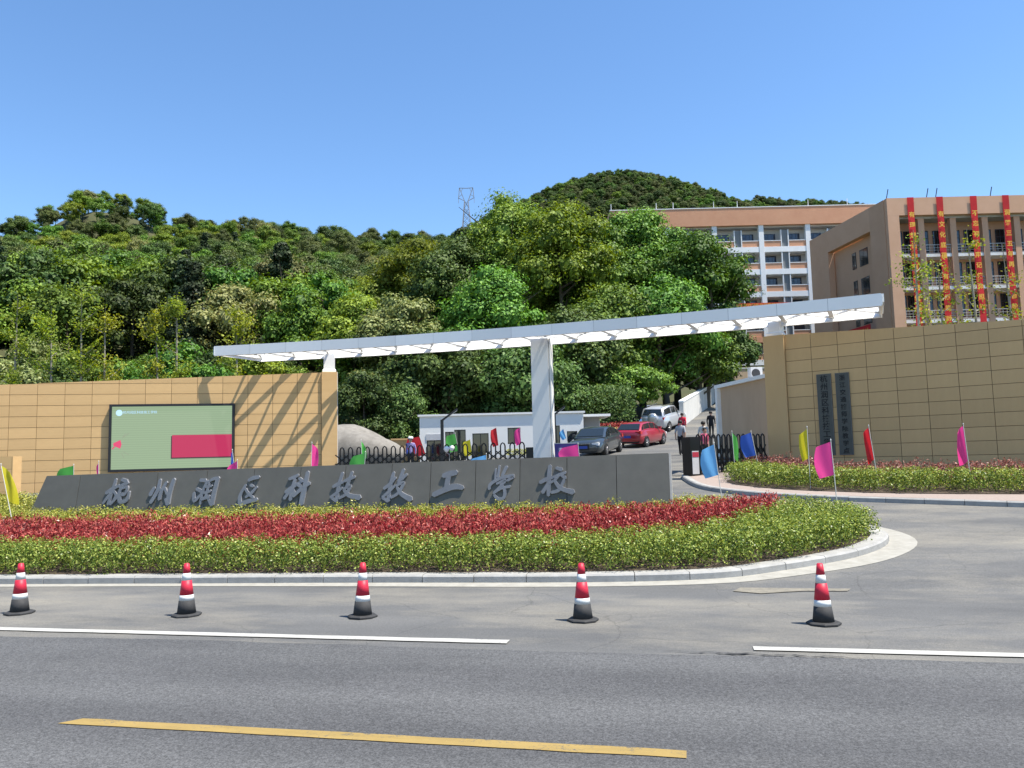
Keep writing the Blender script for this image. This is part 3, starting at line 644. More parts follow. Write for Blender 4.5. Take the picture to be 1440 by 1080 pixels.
mg.build('megaphone_picture', emat('screen_pink', srgb(215, 60, 105), .5), disp, fixn=True)
m_olive = emat('screen_olive', srgb(140, 150, 125), .5)
for a in ((-1.95, 1.45, -1.7, 1.62), (-1.98, 1.4, -1.85, 1.6), (-1.95, .85, -1.7, .7), (-2.0, .8, -1.9, .58)): MB().bar((a[0], -.153, a[1]), (a[2], -.153, a[3]), .002, .03, up=(0, 0, 1)).build('sound_mark', m_olive, disp)
ht = text_mesh('杭州润区科技技工学校', .135, 0).build('header_lettering', emat('screen_blue', srgb(165, 205, 235), .6), disp); ht.location = (-1.3, -.1525, 2.48)
lg = MB(); lg.lathe([(.001, 0), (.13, 0)], 20); o = lg.build('header_emblem', emat('screen_blue2', srgb(175, 210, 235), .6), disp); o.location = (-2.12, -.1522, 2.47); o.rotation_euler = (rad(90), 0, 0)

# ------------------------------------------------------------------ white steel gate canopy (open frame)
m_white = pm('white_painted_steel', (.76, .755, .73), (.80, .795, .77), scale=2, rough=.45, spec=.4)
m_fascia = pm('silver_white_fascia', (.82, .81, .775), (.78, .77, .735), scale=.9, rough=.4)
m_pillar = pm('grey_white_pillar_cladding', (.66, .655, .625), rough=.45)
m_joint2 = pm('grey_seam', (.3, .31, .33), rough=.6)
cp = thing('gate_canopy', 'long curved white steel frame canopy spanning the school gate', 'canopy', (0, 0, 0))
A_, B_, C_ = np.array([-12.98, 34.48]), np.array([1.17, 30.93]), np.array([12.38, 26.2])
def circ(a, b, c):
    D = 2 * (a[0] * (b[1] - c[1]) + b[0] * (c[1] - a[1]) + c[0] * (a[1] - b[1])); s = [p @ p for p in (a, b, c)]
    return np.array([(s[0] * (b[1] - c[1]) + s[1] * (c[1] - a[1]) + s[2] * (a[1] - b[1])) / D, (s[0] * (c[0] - b[0]) + s[1] * (a[0] - c[0]) + s[2] * (b[0] - a[0])) / D])
O_ = circ(A_, B_, C_); RR = np.linalg.norm(A_ - O_); tA = math.atan2(*(A_ - O_)[::-1]); tC = math.atan2(*(C_ - O_)[::-1])
if tC - tA > math.pi: tC -= 2 * math.pi
if tA - tC > math.pi: tC += 2 * math.pi
inward = 1 if O_[1] < 30 else -1
def arc(t, off=0.0, sk=0.0):
    a = tA + (tC - tA) * t; d = np.array([math.cos(a), math.sin(a)]); tang = np.array([-d[1], d[0]]) * (1 if tC > tA else -1)
    outn = d if d[1] > 0 else -d
    return O_ + RR * d + outn * off + tang * sk
Z0, Z1 = 6.877, 7.306; DEP = 2.75
skew = lambda t: .95 * (1 - t) - .12 * t
NS = 40
def beam(name, sec, mat):
    """sec: list of (offset, z) cross-section"""
    mb = MB(); n = len(sec)
    for i in range(NS + 1):
        t = i / NS
        for off, z in sec: p = arc(t, off, skew(t) * off / DEP); mb.v.append((p[0], p[1], z))
    for i in range(NS):
        for k in range(n): mb.f.append((i * n + k, i * n + (k + 1) % n, (i + 1) * n + (k + 1) % n, (i + 1) * n + k)); mb.m.append(0)
    mb.f += [tuple(range(n)), tuple(NS * n + k for k in reversed(range(n)))]; mb.m += [0, 0]
    return mb.build(name, mat, cp, fixn=True)
beam('front_beam', [(.012, Z0 + .012), (.012, Z1 - .012), (.14, Z1 - .012), (.14, Z0 + .012)], m_joint2)
for i in range(16):
    mb = MB(); e_ = .0005
    for q in range(5):
        t = (i + e_ * 1 + (1 - 2 * e_) * q / 4) / 16
        if q == 0: t += .00018
        if q == 4: t -= .00018
        for off, z in ((0, Z0), (0, Z1), (.15, Z1), (.15, Z1 - .01), (.01, Z1 - .01), (.01, Z0 + .01), (.15, Z0 + .01), (.15, Z0)): p = arc(t, off, skew(t) * off / DEP); mb.v.append((p[0], p[1], z))
    for q in range(4):
        for k in range(8): mb.f.append((q * 8 + k, q * 8 + (k + 1) % 8, (q + 1) * 8 + (k + 1) % 8, (q + 1) * 8 + k)); mb.m.append(0)
    mb.build('fascia_panel', m_fascia, cp, fixn=True)
e0 = arc(0, 0); e1 = arc(0, DEP, skew(0)); MB().bar((e0[0], e0[1], (Z0 + Z1) / 2), (e1[0], e1[1], (Z0 + Z1) / 2 - .02), .06, .36).build('end_fascia', m_fascia, cp)
e0 = arc(1, 0); e1 = arc(1, DEP, skew(1)); MB().bar((e0[0], e0[1], (Z0 + Z1) / 2), (e1[0], e1[1], (Z0 + Z1) / 2 - .02), .06, .36).build('end_fascia', m_fascia, cp)
beam('rear_beam', [(DEP - .30, Z0 + .0), (DEP - .12, Z0 + .0), (DEP + .18, Z1 - .02), (DEP + .10, Z1)], m_white)  # section shaped with its inner face tipped up to catch the sun
NB = 16
for i in range(NB + 1):
    t = i / NB; p = arc(t, .07); q = arc(t, DEP - .1, skew(t)); wdt = .16
    MB().bar((p[0], p[1], Z1 - .15), (q[0], q[1], Z1 - .15), wdt, .28).build('cross_beam', m_white, cp)
for i in range(NB):
    t0_, t1_ = i / NB, (i + 1) / NB
    p = arc(t0_, .1); q = arc(t1_, DEP - .2, skew(t1_)); r_ = arc(t1_, .1); s_ = arc(t0_, DEP - .2, skew(t0_))
    MB().bar((p[0], p[1], Z0 + .16), (q[0], q[1], Z0 + .16), .09, .06).build('brace_bar', m_fascia, cp)
    MB().bar((r_[0], r_[1], Z0 + .225), (s_[0], s_[1], Z0 + .225), .09, .06).build('brace_bar', m_fascia, cp)
def cap(x, y, z0_, z1_, wd, rz):
    mb = MB()
    for zz, k in ((z0_, 1.12), (z0_ + .1, 1.12), (z0_ + .16, .92), (z1_, .92)):
        h = wd * k / 2; mb.v += [(-h, -h, zz), (h, -h, zz), (h, h, zz), (-h, h, zz)]
    for i in range(3):
        for k in range(4): mb.f.append((i * 4 + k, i * 4 + (k + 1) % 4, i * 4 + 4 + (k + 1) % 4, i * 4 + 4 + k)); mb.m.append(0)
    mb.f += [(3, 2, 1, 0), (12, 13, 14, 15)]; mb.m += [0, 0]
    o = mb.build('post', m_white, cp); o.location = (x, y, 0); o.rotation_euler = (0, 0, rz)
v_ = (Vector((-7.87, 35.4, 0)) + LWR @ Vector((-.28, .28, 0))) * KW; cap(v_.x, v_.y, 6.206, 7.05, .54, math.atan2(.2075, .9782))
v_ = Vector((9.9, 30, 0)) + Matrix.Rotation(math.atan2(-.605, .796), 3, 'Z') @ Vector((.09, .28, 0)); cap(v_.x, v_.y, 6.502, 7.05, .5, math.atan2(-.605, .796))
pil = MB(); zg = G(1.25, 32.6)
pil.box((-.41, -.3, zg - .1), (.31, .3, 7.0)); pil.box((.35, -.26, zg - .1), (.40, .3, 6.99)); pil.box((.31, -.2, zg - .1), (.35, .28, 6.98))
o = pil.build('pillar', m_pillar, cp); o.location = (1.27, 32.75, 0); o.rotation_euler = (0, 0, -.22)

# ------------------------------------------------------------------ retractable gates
m_gate = pm('black_gate_metal', (.012, .012, .013), rough=.35, metal=.4, spec=.5)
m_red_sign = pm('red_sign', (.35, .03, .05), rough=.5)
m_grey_panel = pm('grey_panel', (.42, .42, .43), (.5, .5, .5), rough=.5)
def arch_mesh(wd, h, pointed, sp):
    mb = MB(); r = .03; y = 0
    hw = wd / 2
    top = [(-hw, 0, 0), (-hw, 0, h - hw * 1.2), (-hw * .6, 0, h - hw * .35), (0, 0, h), (hw * .6, 0, h - hw * .35), (hw, 0, h - hw * 1.2), (hw, 0, 0)]
    mb.tube(top, r, 6)
    for z0, z1 in ((.1, h * .42), (h * .38, h * .74)):
        mb.bar((-sp * .75, .045, z0), (sp * .75, .045, z1), .05, .02, up=(0, 1, 0)); mb.bar((-sp * .75, -.045, z1), (sp * .75, -.045, z0), .05, .02, up=(0, 1, 0))
    mb.box((-hw - .03, -.05, 0), (hw + .03, .05, .09)); mb.tube([(-hw * .8, 0, .0), (-hw * .8, 0, -.02)], .04, 6)
    return mb.mesh('arch_unit', m_gate)
def retract_gate(label, p, q, z, h, wd, n):
    p, q = Vector((*p, z)), Vector((*q, z)); d = q - p; ang = math.atan2(d.y, d.x)
    t = thing('sliding_gate', label, 'gate', p, ang); sp = d.length / n; am = arch_mesh(wd, h, True, sp)
    for i in range(n): link('arch_unit', am, t, ((i + .5) * sp, 0, 0))
    return t, d.length
g1, L1 = retract_gate('long black retractable gate between the sunlit wall and the white pillar', (-7.85, 35.7), (.55, 33.1), 1.53, 1.24, .2, 21)
mb = MB().box((0, -.2, 0), (.42, .2, 1.02)); o = mb.build('motor_box', m_gate, g1); o.location = (L1 + .02, 0, 0)
g2, L2 = retract_gate('short black retractable gate beside the shaded stone wall', (6.55, 28.75), (9.5, 30.15), 1.30, 1.5, .15, 14)
o = MB().box((-.42, -.24, 0), (-.02, .24, 1.42)).build('motor_housing', m_gate, g2)
MB().box((-.37, -.255, .1), (-.08, -.241, .92)).build('front_panel', m_grey_panel, o)
MB().box((-.36, -.263, .7), (-.09, -.256, .88)).build('notice_plate', m_red_sign, o)

# ------------------------------------------------------------------ traffic cones
m_cred = pm('cone_red', (.50, .018, .045), (.43, .02, .04), scale=8, rough=.5)
m_cwhite = pm('cone_white', (.62, .63, .62), (.52, .54, .53), scale=12, rough=.4)
m_cblack = pm('cone_black', (.025, .025, .026), (.04, .04, .04), scale=14, rough=.75)
def make_cone():
    t = thing('traffic_cone', 'red and white traffic cone with black foot standing in the row', 'traffic cone', group='cones set out along the road edge')
    b = MB(); b.lathe([(.205, 0), (.205, .018), (.185, .03), (.13, .034)], 8); o = b.build('base_plate', m_cblack, t); o.rotation_euler = (0, 0, rad(22.5))
    R = lambda z: .13 - (z - .03) * .136
    for nm, z0, z1, m in (('black_sleeve', .03, .215, m_cblack), ('white_band', .215, .29, m_cwhite), ('red_band', .29, .49, m_cred), ('white_band', .49, .59, m_cwhite), ('red_top', .59, .715, m_cred)):
        MB().lathe([(R(z0), z0), (R(z1), z1)], 20).build(nm, m, t, smooth=False)
    MB().lathe([(R(.715), .715), (R(.715) * .8, .725)], 16).build('tip_ring', m_cred, t)
    for pnm in t.children:
        if pnm.name.startswith(('black', 'white', 'red')):
            for f in pnm.data.polygons: f.use_smooth = len(f.vertices) == 4
    return t
cone0 = make_cone()
for i, (x, y, rz) in enumerate([(-7.34, 11.99, .2), (-4.68, 11.51, .9), (-2.11, 11.09, .4), (.84, 10.5, 1.2), (3.73, 9.95, .1), (6.75, 9.42, .6)]):
    o = cone0 if i == 0 else copy_tree(cone0)
    o.location = (x, y, .006); o.rotation_euler = (random.uniform(-.012, .012), random.uniform(-.012, .012), rz)

# ------------------------------------------------------------------ small flags
FC = {'yellow': (.62, .55, .02), 'green': (.09, .42, .07), 'pink': (.86, .06, .30), 'blue': (.04, .12, .55), 'red': (.62, .02, .03), 'light blue': (.16, .46, .80)}
FM = {}
for k, c in FC.items():
    m, n_, p_, N, L = newmat(k.replace(' ', '_') + '_flag_cloth'); p_.inputs['Base Color'].default_value = (*c, 1); p_.inputs['Roughness'].default_value = .55
    tr = N.new('ShaderNodeBsdfTranslucent'); tr.inputs[0].default_value = (*[min(1, q * 1.15) for q in c], 1); mx = N.new('ShaderNodeMixShader'); mx.inputs[0].default_value = .45
    L.new(p_.outputs[0], mx.inputs[1]); L.new(tr.outputs[0], mx.inputs[2]); L.new(mx.outputs[0], N['Material Output'].inputs[0]); FM[k] = m
m_pole = pm('pale_flag_pole', (.55, .54, .5), rough=.5)
FL = [(-13.46,21.00,2.24,.22,.93,.26,'yellow','beside the low tan wall stub'), (-14.85,27.0,2.22,.01,.45,-.53,'green','poking above the blank end of the sign wall'), (-14.01,27.0,2.31,.01,.45,-.17,'pink','in front of the wall left of the screen'),
 (-9.5,27.0,2.59,.08,.62,-.14,'blue','at the lower corner of the screen'), (-8.98,26.0,2.24,0,.4,-.33,'pink','below the lower corner of the screen'), (-6.81,27.0,2.77,-.02,.74,.22,'pink','in front of the striped shadows on the wall'),
 (-5.72,30.0,2.9,.02,.53,.16,'green','upper one by the grey boulder'), (-4.82,26.0,2.4,-.03,.5,-.46,'green','drooping in front of the gate by the boulder'), (-5.2,40.0,3.32,.02,.92,-.18,'blue','left of the guardhouse door'), (-4.58,39.0,3.28,.3,.91,-.7,'red','large one in front of the guardhouse door'),
 (-2.91,40.0,3.41,.16,.86,-.5,'green','beside the black lamp post'), (-2.11,39.0,3.08,.09,.76,-.38,'yellow','in front of the guardhouse wall'), (-.84,40.0,3.68,.09,.89,-.32,'red','slim one before the guardhouse wall'), (.36,42.0,3.73,.05,.86,-.3,'pink','before the guardhouse window'),
 (-.89,26.0,2.24,0,.3,-.51,'light blue','lying low behind the sign wall'), (2.1,26.0,2.51,.03,.44,-.6,'pink','in front of the purple board'), (2.64,42.0,3.6,.14,.49,-.23,'light blue','beside the end of the guardhouse'), (5.6,46.0,3.89,.19,.41,-.29,'yellow','behind the dark sedan'), (8.39,52.0,4.53,.08,.42,-.19,'light blue','behind the red hatchback'),
 (4.89,19.5,2.33,.07,.74,-.35,'light blue','planted beyond the end of the sign wall'), (7.53,27.5,2.82,.03,.9,.22,'green','in front of the short gate'), (8.04,27.0,2.79,.13,.77,-.39,'blue','in front of the short gate'), (8.65,23.5,2.79,0,.88,-.21,'yellow','beside the dark plaques'),
 (7.06,17.8,2.31,.03,.74,-.38,'pink','large one planted at the tip of the island'), (10.24,23.0,2.77,.1,.94,-.16,'red','in front of the shaded wall'), (12.4,22.0,2.72,.06,.98,-.18,'pink','in front of the shaded wall')]
for i, (x, y, z, dx, dz, wd, col, where) in enumerate(FL):
    gzz = G(x, y) + (.11 if y < 31 else 0); zb = gzz - .03
    H_ = z - zb; lean = dx / max(dz, .1) * H_
    bx_, by_ = x + lean, y - .02
    t = thing('pennant_flag', f'{col} cloth pennant flag {where}', 'flag', (bx_, by_, zb), group='small coloured flags planted round the gate')
    MB().tube([(0, 0, 0), (-lean, 0, H_ + .02)], [.011, .008], 6).build('pole', m_pole, t)
    MB().lathe([(.014, 0), (.016, .02), (.004, .045)], 8).build('finial', m_pole, t, loc=(-lean, 0, H_ + .02))
    mb = MB(); nu, nv = 7, 9; sg = 1 if wd > 0 else -1; aw = max(abs(wd), .3); fold = min(1.0, abs(wd) / .42)
    for a in range(nv + 1):
        tz = a / nv
        for b_ in range(nu + 1):
            s = b_ / nu; full = .62
            droop = s * (.18 + .35 * (1 - fold)); wav = math.sin(s * 5.2 + tz * 2.1 + i) * (.03 + .10 * (1 - fold)) * s
            px_ = -lean + lean * (tz * dz / H_) + sg * s * abs(wd) * (1 - .25 * tz * (1 - fold)) * (.75 + .35 * math.sin(tz * 2.4 + .3))
            mb.v.append((px_, wav + .22 * s * (1 - fold) , H_ - tz * dz - droop * .55 * (1 - tz * .35)))
    for a in range(nv):
        for b_ in range(nu): mb.f.append((a * (nu + 1) + b_, a * (nu + 1) + b_ + 1, (a + 1) * (nu + 1) + b_ + 1, (a + 1) * (nu + 1) + b_)); mb.m.append(0)
    mb.build('cloth', FM[col], t, smooth=True)

# ------------------------------------------------------------------ guardhouse and things beside it
m_wwall = pm('white_render', (.76, .75, .71), (.80, .79, .75), scale=1.5, rough=.85)
m_glass = glassmat('dark_glass', (.012, .015, .018))
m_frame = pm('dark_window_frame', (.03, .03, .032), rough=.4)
gh = thing('guardhouse', 'low white flat roofed guardhouse behind the long gate', 'building', (-.66, 46.0, 1.3))
def wall_with_holes(x0, x1, z0, z1, holes, d=.2):
    """front wall slab at y 0..d with rectangular holes (x0,x1,z0,z1)"""
    xs_ = sorted({x0, x1, *[h[0] for h in holes], *[h[1] for h in holes]}); mb = MB()
    for a, b_ in zip(xs_[:-1], xs_[1:]):
        cuts = sorted([(h[2], h[3]) for h in holes if h[0] <= a + 1e-6 and h[1] >= b_ - 1e-6]); z = z0
        for c0, c1 in cuts:
            if c0 > z: mb.box((a, 0, z), (b_, d, c0))
            z = c1
        if z < z1: mb.box((a, 0, z), (b_, d, z1))
    return mb
ox = .66; oz = -1.3
HO = [(-5.0, -4.12, 1.3, 3.26), (-3.93, -3.42, 1.3, 3.73), (-3.40, -2.74, 1.3, 3.84), (-2.36, -1.42, 1.3, 3.6), (-.32, .43, 2.94, 3.88), (2.29, 2.7, 2.6, 3.95), (3.1, 3.7, 2.9, 3.6)]
HO = [(a + ox, b_ + ox, c + oz, d + oz) for a, b_, c, d in HO]
wall_with_holes(-4.73, 4.73, 0, 3.34, HO).build('wall', m_wwall, gh)
MB().box((-4.73, .2, 0), (-4.5, 5, 3.33)).build('side_wall', m_wwall, gh); MB().box((4.5, .2, 0), (4.73, 2.0, 3.33)).build('side_wall', m_wwall, gh)
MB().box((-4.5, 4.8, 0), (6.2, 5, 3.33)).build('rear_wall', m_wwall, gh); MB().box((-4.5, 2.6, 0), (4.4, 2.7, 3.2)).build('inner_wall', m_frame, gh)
MB().box((-4.83, -.1, 3.34), (4.83, 5.1, 3.45)).build('roof_slab', m_wwall, gh)
ext = MB().box((4.731, 2.0, .0), (6.1, 4.8, 2.35)).build('side_bay', m_wwall, gh); MB().box((4.831, 1.6, 3.2), (6.5, 5.0, 3.34)).build('roof_overhang', m_wwall, gh)
MB().box((4.95, 2.6, 2.35), (5.9, 4.6, 3.2)).build('shaded_upper_wall', pm('overhang_shade_grey', (.35, .35, .34), rough=.8), gh)  # grey of the upper wall stands in for the overhang's shadow
for x0_ in (4.95, 5.5): 
    wq = MB().box((x0_, 1.96, 1.45), (x0_ + .3, 1.99, 2.05)).build('window', m_frame, gh); MB().box((x0_ + .03, 1.95, 1.48), (x0_ + .27, 1.959, 2.02)).build('pane', m_glass, wq)
for i, h in enumerate(HO):
    a, b_, c, d = h; door = c < .05
    f = MB()
    for p, q in (((a, .08, d - .05), (b_, .15, d)), ((a, .08, c), (a + .05, .149, d - .05)), ((b_ - .05, .08, c), (b_, .149, d - .05))): f.box(p, q)
    if not door: f.box((a, .08, c), (b_, .15, c + .05))
    f.box(((a + b_) / 2 - .02, .085, c + .05), ((a + b_) / 2 + .02, .14, d - .05))
    o = f.build('door_frame' if door else 'window', m_frame, gh); MB().box((a + .05, .11, c + .05), (b_ - .05, .12, d - .05)).build('pane', m_glass, o)
MB().box((-5.02 + ox, -.03, 3.27 + oz), (-4.1 + ox, -.002, 3.62 + oz)).build('shutter_box', m_grey_panel, gh)
m_lamp = pm('black_lamp_metal', (.015, .016, .018), rough=.4, spec=.4)
for x, y, top, ax, az, lb in ((-3.56, 40.0, 4.14, .78, .52, 'black lamp post with slanted head by the guardhouse doors'), (2.08, 40.0, 4.29, .55, .38, 'black lamp post with slanted head behind the white pillar')):
    zz = G(x, y); t = thing('street_lamp', lb, 'lamp', (x, y, zz))
    MB().box((-.075, -.075, 0), (.075, .075, top - zz)).build('post', m_lamp, t)
    MB().box((-.16, -.16, 0), (.16, .16, .04)).build('base_plate', m_lamp, t)
    MB().bar((-.02, 0, top - zz - .06), (ax, 0, top - zz + az), .16, .09).build('lamp_head', m_lamp, t)
    MB().bar((ax * .5, 0, top - zz + az * .5 - .075), (ax * .98, 0, top - zz + az * .98 - .075), .11, .02).build('lens', pm('lamp_lens', (.6, .6, .58), rough=.3), t)
m_rock = pm('grey_boulder', (.13, .12, .105), (.24, .225, .20), scale=1.6, rough=.9, bump=.7, bscale=5)
def boulder(label, c, r, seed):
    b = bmesh.new(); bmesh.ops.create_icosphere(b, subdivisions=4, radius=1); rr_ = np.random.default_rng(seed); K = rr_.normal(0, 1, (6, 3)); Ph = rr_.uniform(0, 6, 6)
    for v in b.verts:
        p = np.array(v.co); d = 1 + sum(.06 * math.sin(2.2 * (K[k] @ p) + Ph[k]) for k in range(6)); p = p * d
        p[2] = p[2] * (1 - .28 * max(0, p[0])) ; v.co = (p[0] * r[0], p[1] * r[1], p[2] * r[2])
    me = bpy.data.meshes.new('boulder'); b.to_mesh(me); b.free(); me.materials.append(m_rock); me.polygons.foreach_set('use_smooth', [True] * len(me.polygons))
    tag(link('boulder', me, None, c), label, 'boulder')
boulder('large grey landscape boulder behind the end of the sunlit wall', (-9.0, 45.0, 1.9), (2.8, 1.7, 2.15), 4)
mb = MB().box((-7.2, 47.2, 1.3), (-5.45, 47.5, 3.35)); mb.box((-7.25, 47.15, 3.352), (-5.45, 47.55, 3.45)); tag(mb.build('garden_wall', m_stone), 'short beige garden wall between the boulder and the guardhouse', 'wall')
pb = thing('notice_board', 'purple notice board standing on the ground right of the white pillar', 'notice board', (2.1, 32.0, 1.45), -.1)
MB().box((-.45, -.03, .35), (.45, .03, 1.2)).build('board', pm('deep_purple', (.045, .03, .16), rough=.5), pb)
for s in (-.38, .38): MB().box((s - .02, .031, 0), (s + .02, .07, 1.15)).build('leg', m_gate, pb)
MB().box((-.47, -.034, 1.2), (.47, .034, 1.225)).build('top_rail', m_grey_panel, pb)
o = text_mesh('温馨提示', .16, .002).build('lettering', pm('white_print', (.75, .75, .78), rough=.6), pb); o.location = (.02, -.034, .95)
o = text_mesh('有序', .13, .002).build('lettering', bpy.data.materials['white_print'], pb); o.location = (.02, -.034, .74)
pl = thing('planter', 'grey planter box of yellow green shrubs left of the white pillar', 'planter', (.25, 35.0, 1.5))
MB().box((-.55, -.2, 0), (.6, .2, .75)).build('box', m_grey_panel, pl)
C = rng.uniform((-.55, -.2, .7), (.6, .2, 1.02), (900, 3)); o = link('shrub', quads_mesh('shrub', leaves(C, np.tile([0, -.4, .7], (900, 1)), .06), m_hyoung), pl); o['kind'] = 'stuff'
wb = thing('balloon_pair', 'two white balloons tied to the long gate', 'balloons', (-2.75, 34.0, 2.45))
for dx, dz, r in ((-.1, .12, .13), (.12, .16, .12)):
    MB().lathe([(.01, -r * 1.15), (r * .6, -r * .75), (r, 0), (r * .9, r * .5), (r * .5, r * .88), (.01, r)], 14, (dx, 0, dz)).build('balloon', pm('white_latex', (.78, .76, .76), rough=.3), wb, smooth=True)
MB().tube([(0, 0, -.95), (.02, 0, -.1), (.1, 0, .0)], .008, 5).build('string', m_pole, wb); MB().tube([(.02, 0, -.12), (-.1, 0, -.03)], .008, 5).build('string', m_pole, wb)

# right guard room, air conditioner, ramp walls
gr = thing('gate_room', 'tan rendered gate room with pale roof edge behind the gate column', 'building', (0, 0, 0))
m_tanr = pm('tan_render', (.46, .33, .215), (.52, .375, .25), scale=1.2, rough=.85, stretch=(1, 1, .3))
P4 = [(10.65, 33.0), (9.86, 38.0), (16.0, 39.5), (17.0, 34.2)]; zb = 1.2
mb = MB(); mb.add([(x, y, zb) for x, y in P4] + [(x, y, 5.2) for x, y in P4], [(0, 1, 5, 4), (1, 2, 6, 5), (2, 3, 7, 6), (3, 0, 4, 7), (4, 5, 6, 7)]); mb.build('wall', m_tanr, gr, fixn=True)
cx_, cy_ = np.mean(P4, 0); e = [(cx_ + (x - cx_) * 1.05, cy_ + (y - cy_) * 1.05) for x, y in P4]
mb = MB(); mb.add([(x, y, 5.201) for x, y in e] + [(x, y, 5.36) for x, y in e], [(3, 2, 1, 0), (0, 1, 5, 4), (1, 2, 6, 5), (2, 3, 7, 6), (3, 0, 4, 7), (4, 5, 6, 7)]); mb.build('roof_slab', m_wwall, gr, fixn=True)
MB().box((9.72, 37.75, 1.2), (9.90, 38.1, 5.2)).build('corner_post', m_wwall, gr)
ac = thing('air_conditioner', 'outdoor air conditioner unit standing on the gate room roof', 'air conditioner', (11.05, 36.0, 5.362), .1)
MB().box((-.27, -.19, .03), (.27, .19, .6)).build('casing', m_grey_panel, ac)
MB().lathe([(.2, 0), (.19, .012)], 18).build('fan_grille', m_frame, ac, loc=(-.04, -.2, .32)).rotation_euler = (rad(90), 0, 0)
for s in (-.2, .2): MB().box((s - .02, -.2, -.0), (s + .02, .2, .03)).build('foot', m_gate, ac)
MB().tube([(.28, 0, .2), (.4, -.05, .15), (.42, -.15, .0), (.36, -.35, -.05)], .025, 6).build('pipe', m_wwall, ac)
m_conc = pm('pale_concrete', (.43, .42, .39), (.54, .53, .50), scale=.9, rough=.9, stretch=(1, 1, .35), bump=.15, bscale=8)
def draped_wall(name, label, p, q, h, th, mat, n=12, capm=None):
    t = thing(name, label, 'wall', (0, 0, 0)); p, q = np.array(p, float), np.array(q, float); d = (q - p) / np.linalg.norm(q - p); nn = np.array([-d[1], d[0]]) * th / 2
    for i in range(n):
        a, b_ = p + (q - p) * i / n + d * .008, p + (q - p) * (i + 1) / n - d * .008; mb = MB()
        za, zb2 = G(*a), G(*b_); pts = [a - nn, b_ - nn, b_ + nn, a + nn]; zz = [za, zb2, zb2, za]
        mb.add([(*pp, z - .4) for pp, z in zip(pts, zz)] + [(*pp, z + h) for pp, z in zip(pts, zz)], [(3, 2, 1, 0), (4, 5, 6, 7), (0, 1, 5, 4), (1, 2, 6, 5), (2, 3, 7, 6), (3, 0, 4, 7)])
        mb.build('concrete_panel', mat, t, fixn=True)
        mb = MB(); n2 = nn * 1.25; pts = [a - n2, b_ - n2, b_ + n2, a + n2]
        mb.add([(*pp, z + h + .002) for pp, z in zip(pts, zz)] + [(*pp, z + h + .1) for pp, z in zip(pts, zz)], [(3, 2, 1, 0), (4, 5, 6, 7), (0, 1, 5, 4), (1, 2, 6, 5), (2, 3, 7, 6), (3, 0, 4, 7)])
        mb.build('coping', m_wwall, t, fixn=True)
draped_wall('ramp_wall', 'pale concrete parapet wall climbing beside the campus road', (12.3, 58.0), (21.5, 82.0), 1.75, .3, m_conc, 8)
rwl = thing('retaining_wall', 'beige retaining wall below the long dormitory block', 'wall', (27.5, 95.0, 0))
for k in range(8): MB().box((-4 + k * 1.6 + .01, 0, 8.5), (-4 + (k + 1) * 1.6 - .01, .5, 12.1 + .02 * (k % 3))).build('concrete_panel', m_tanr, rwl)
MB().box((-4.05, -.05, 12.15), (8.85, .55, 12.3)).build('coping', m_conc, rwl)

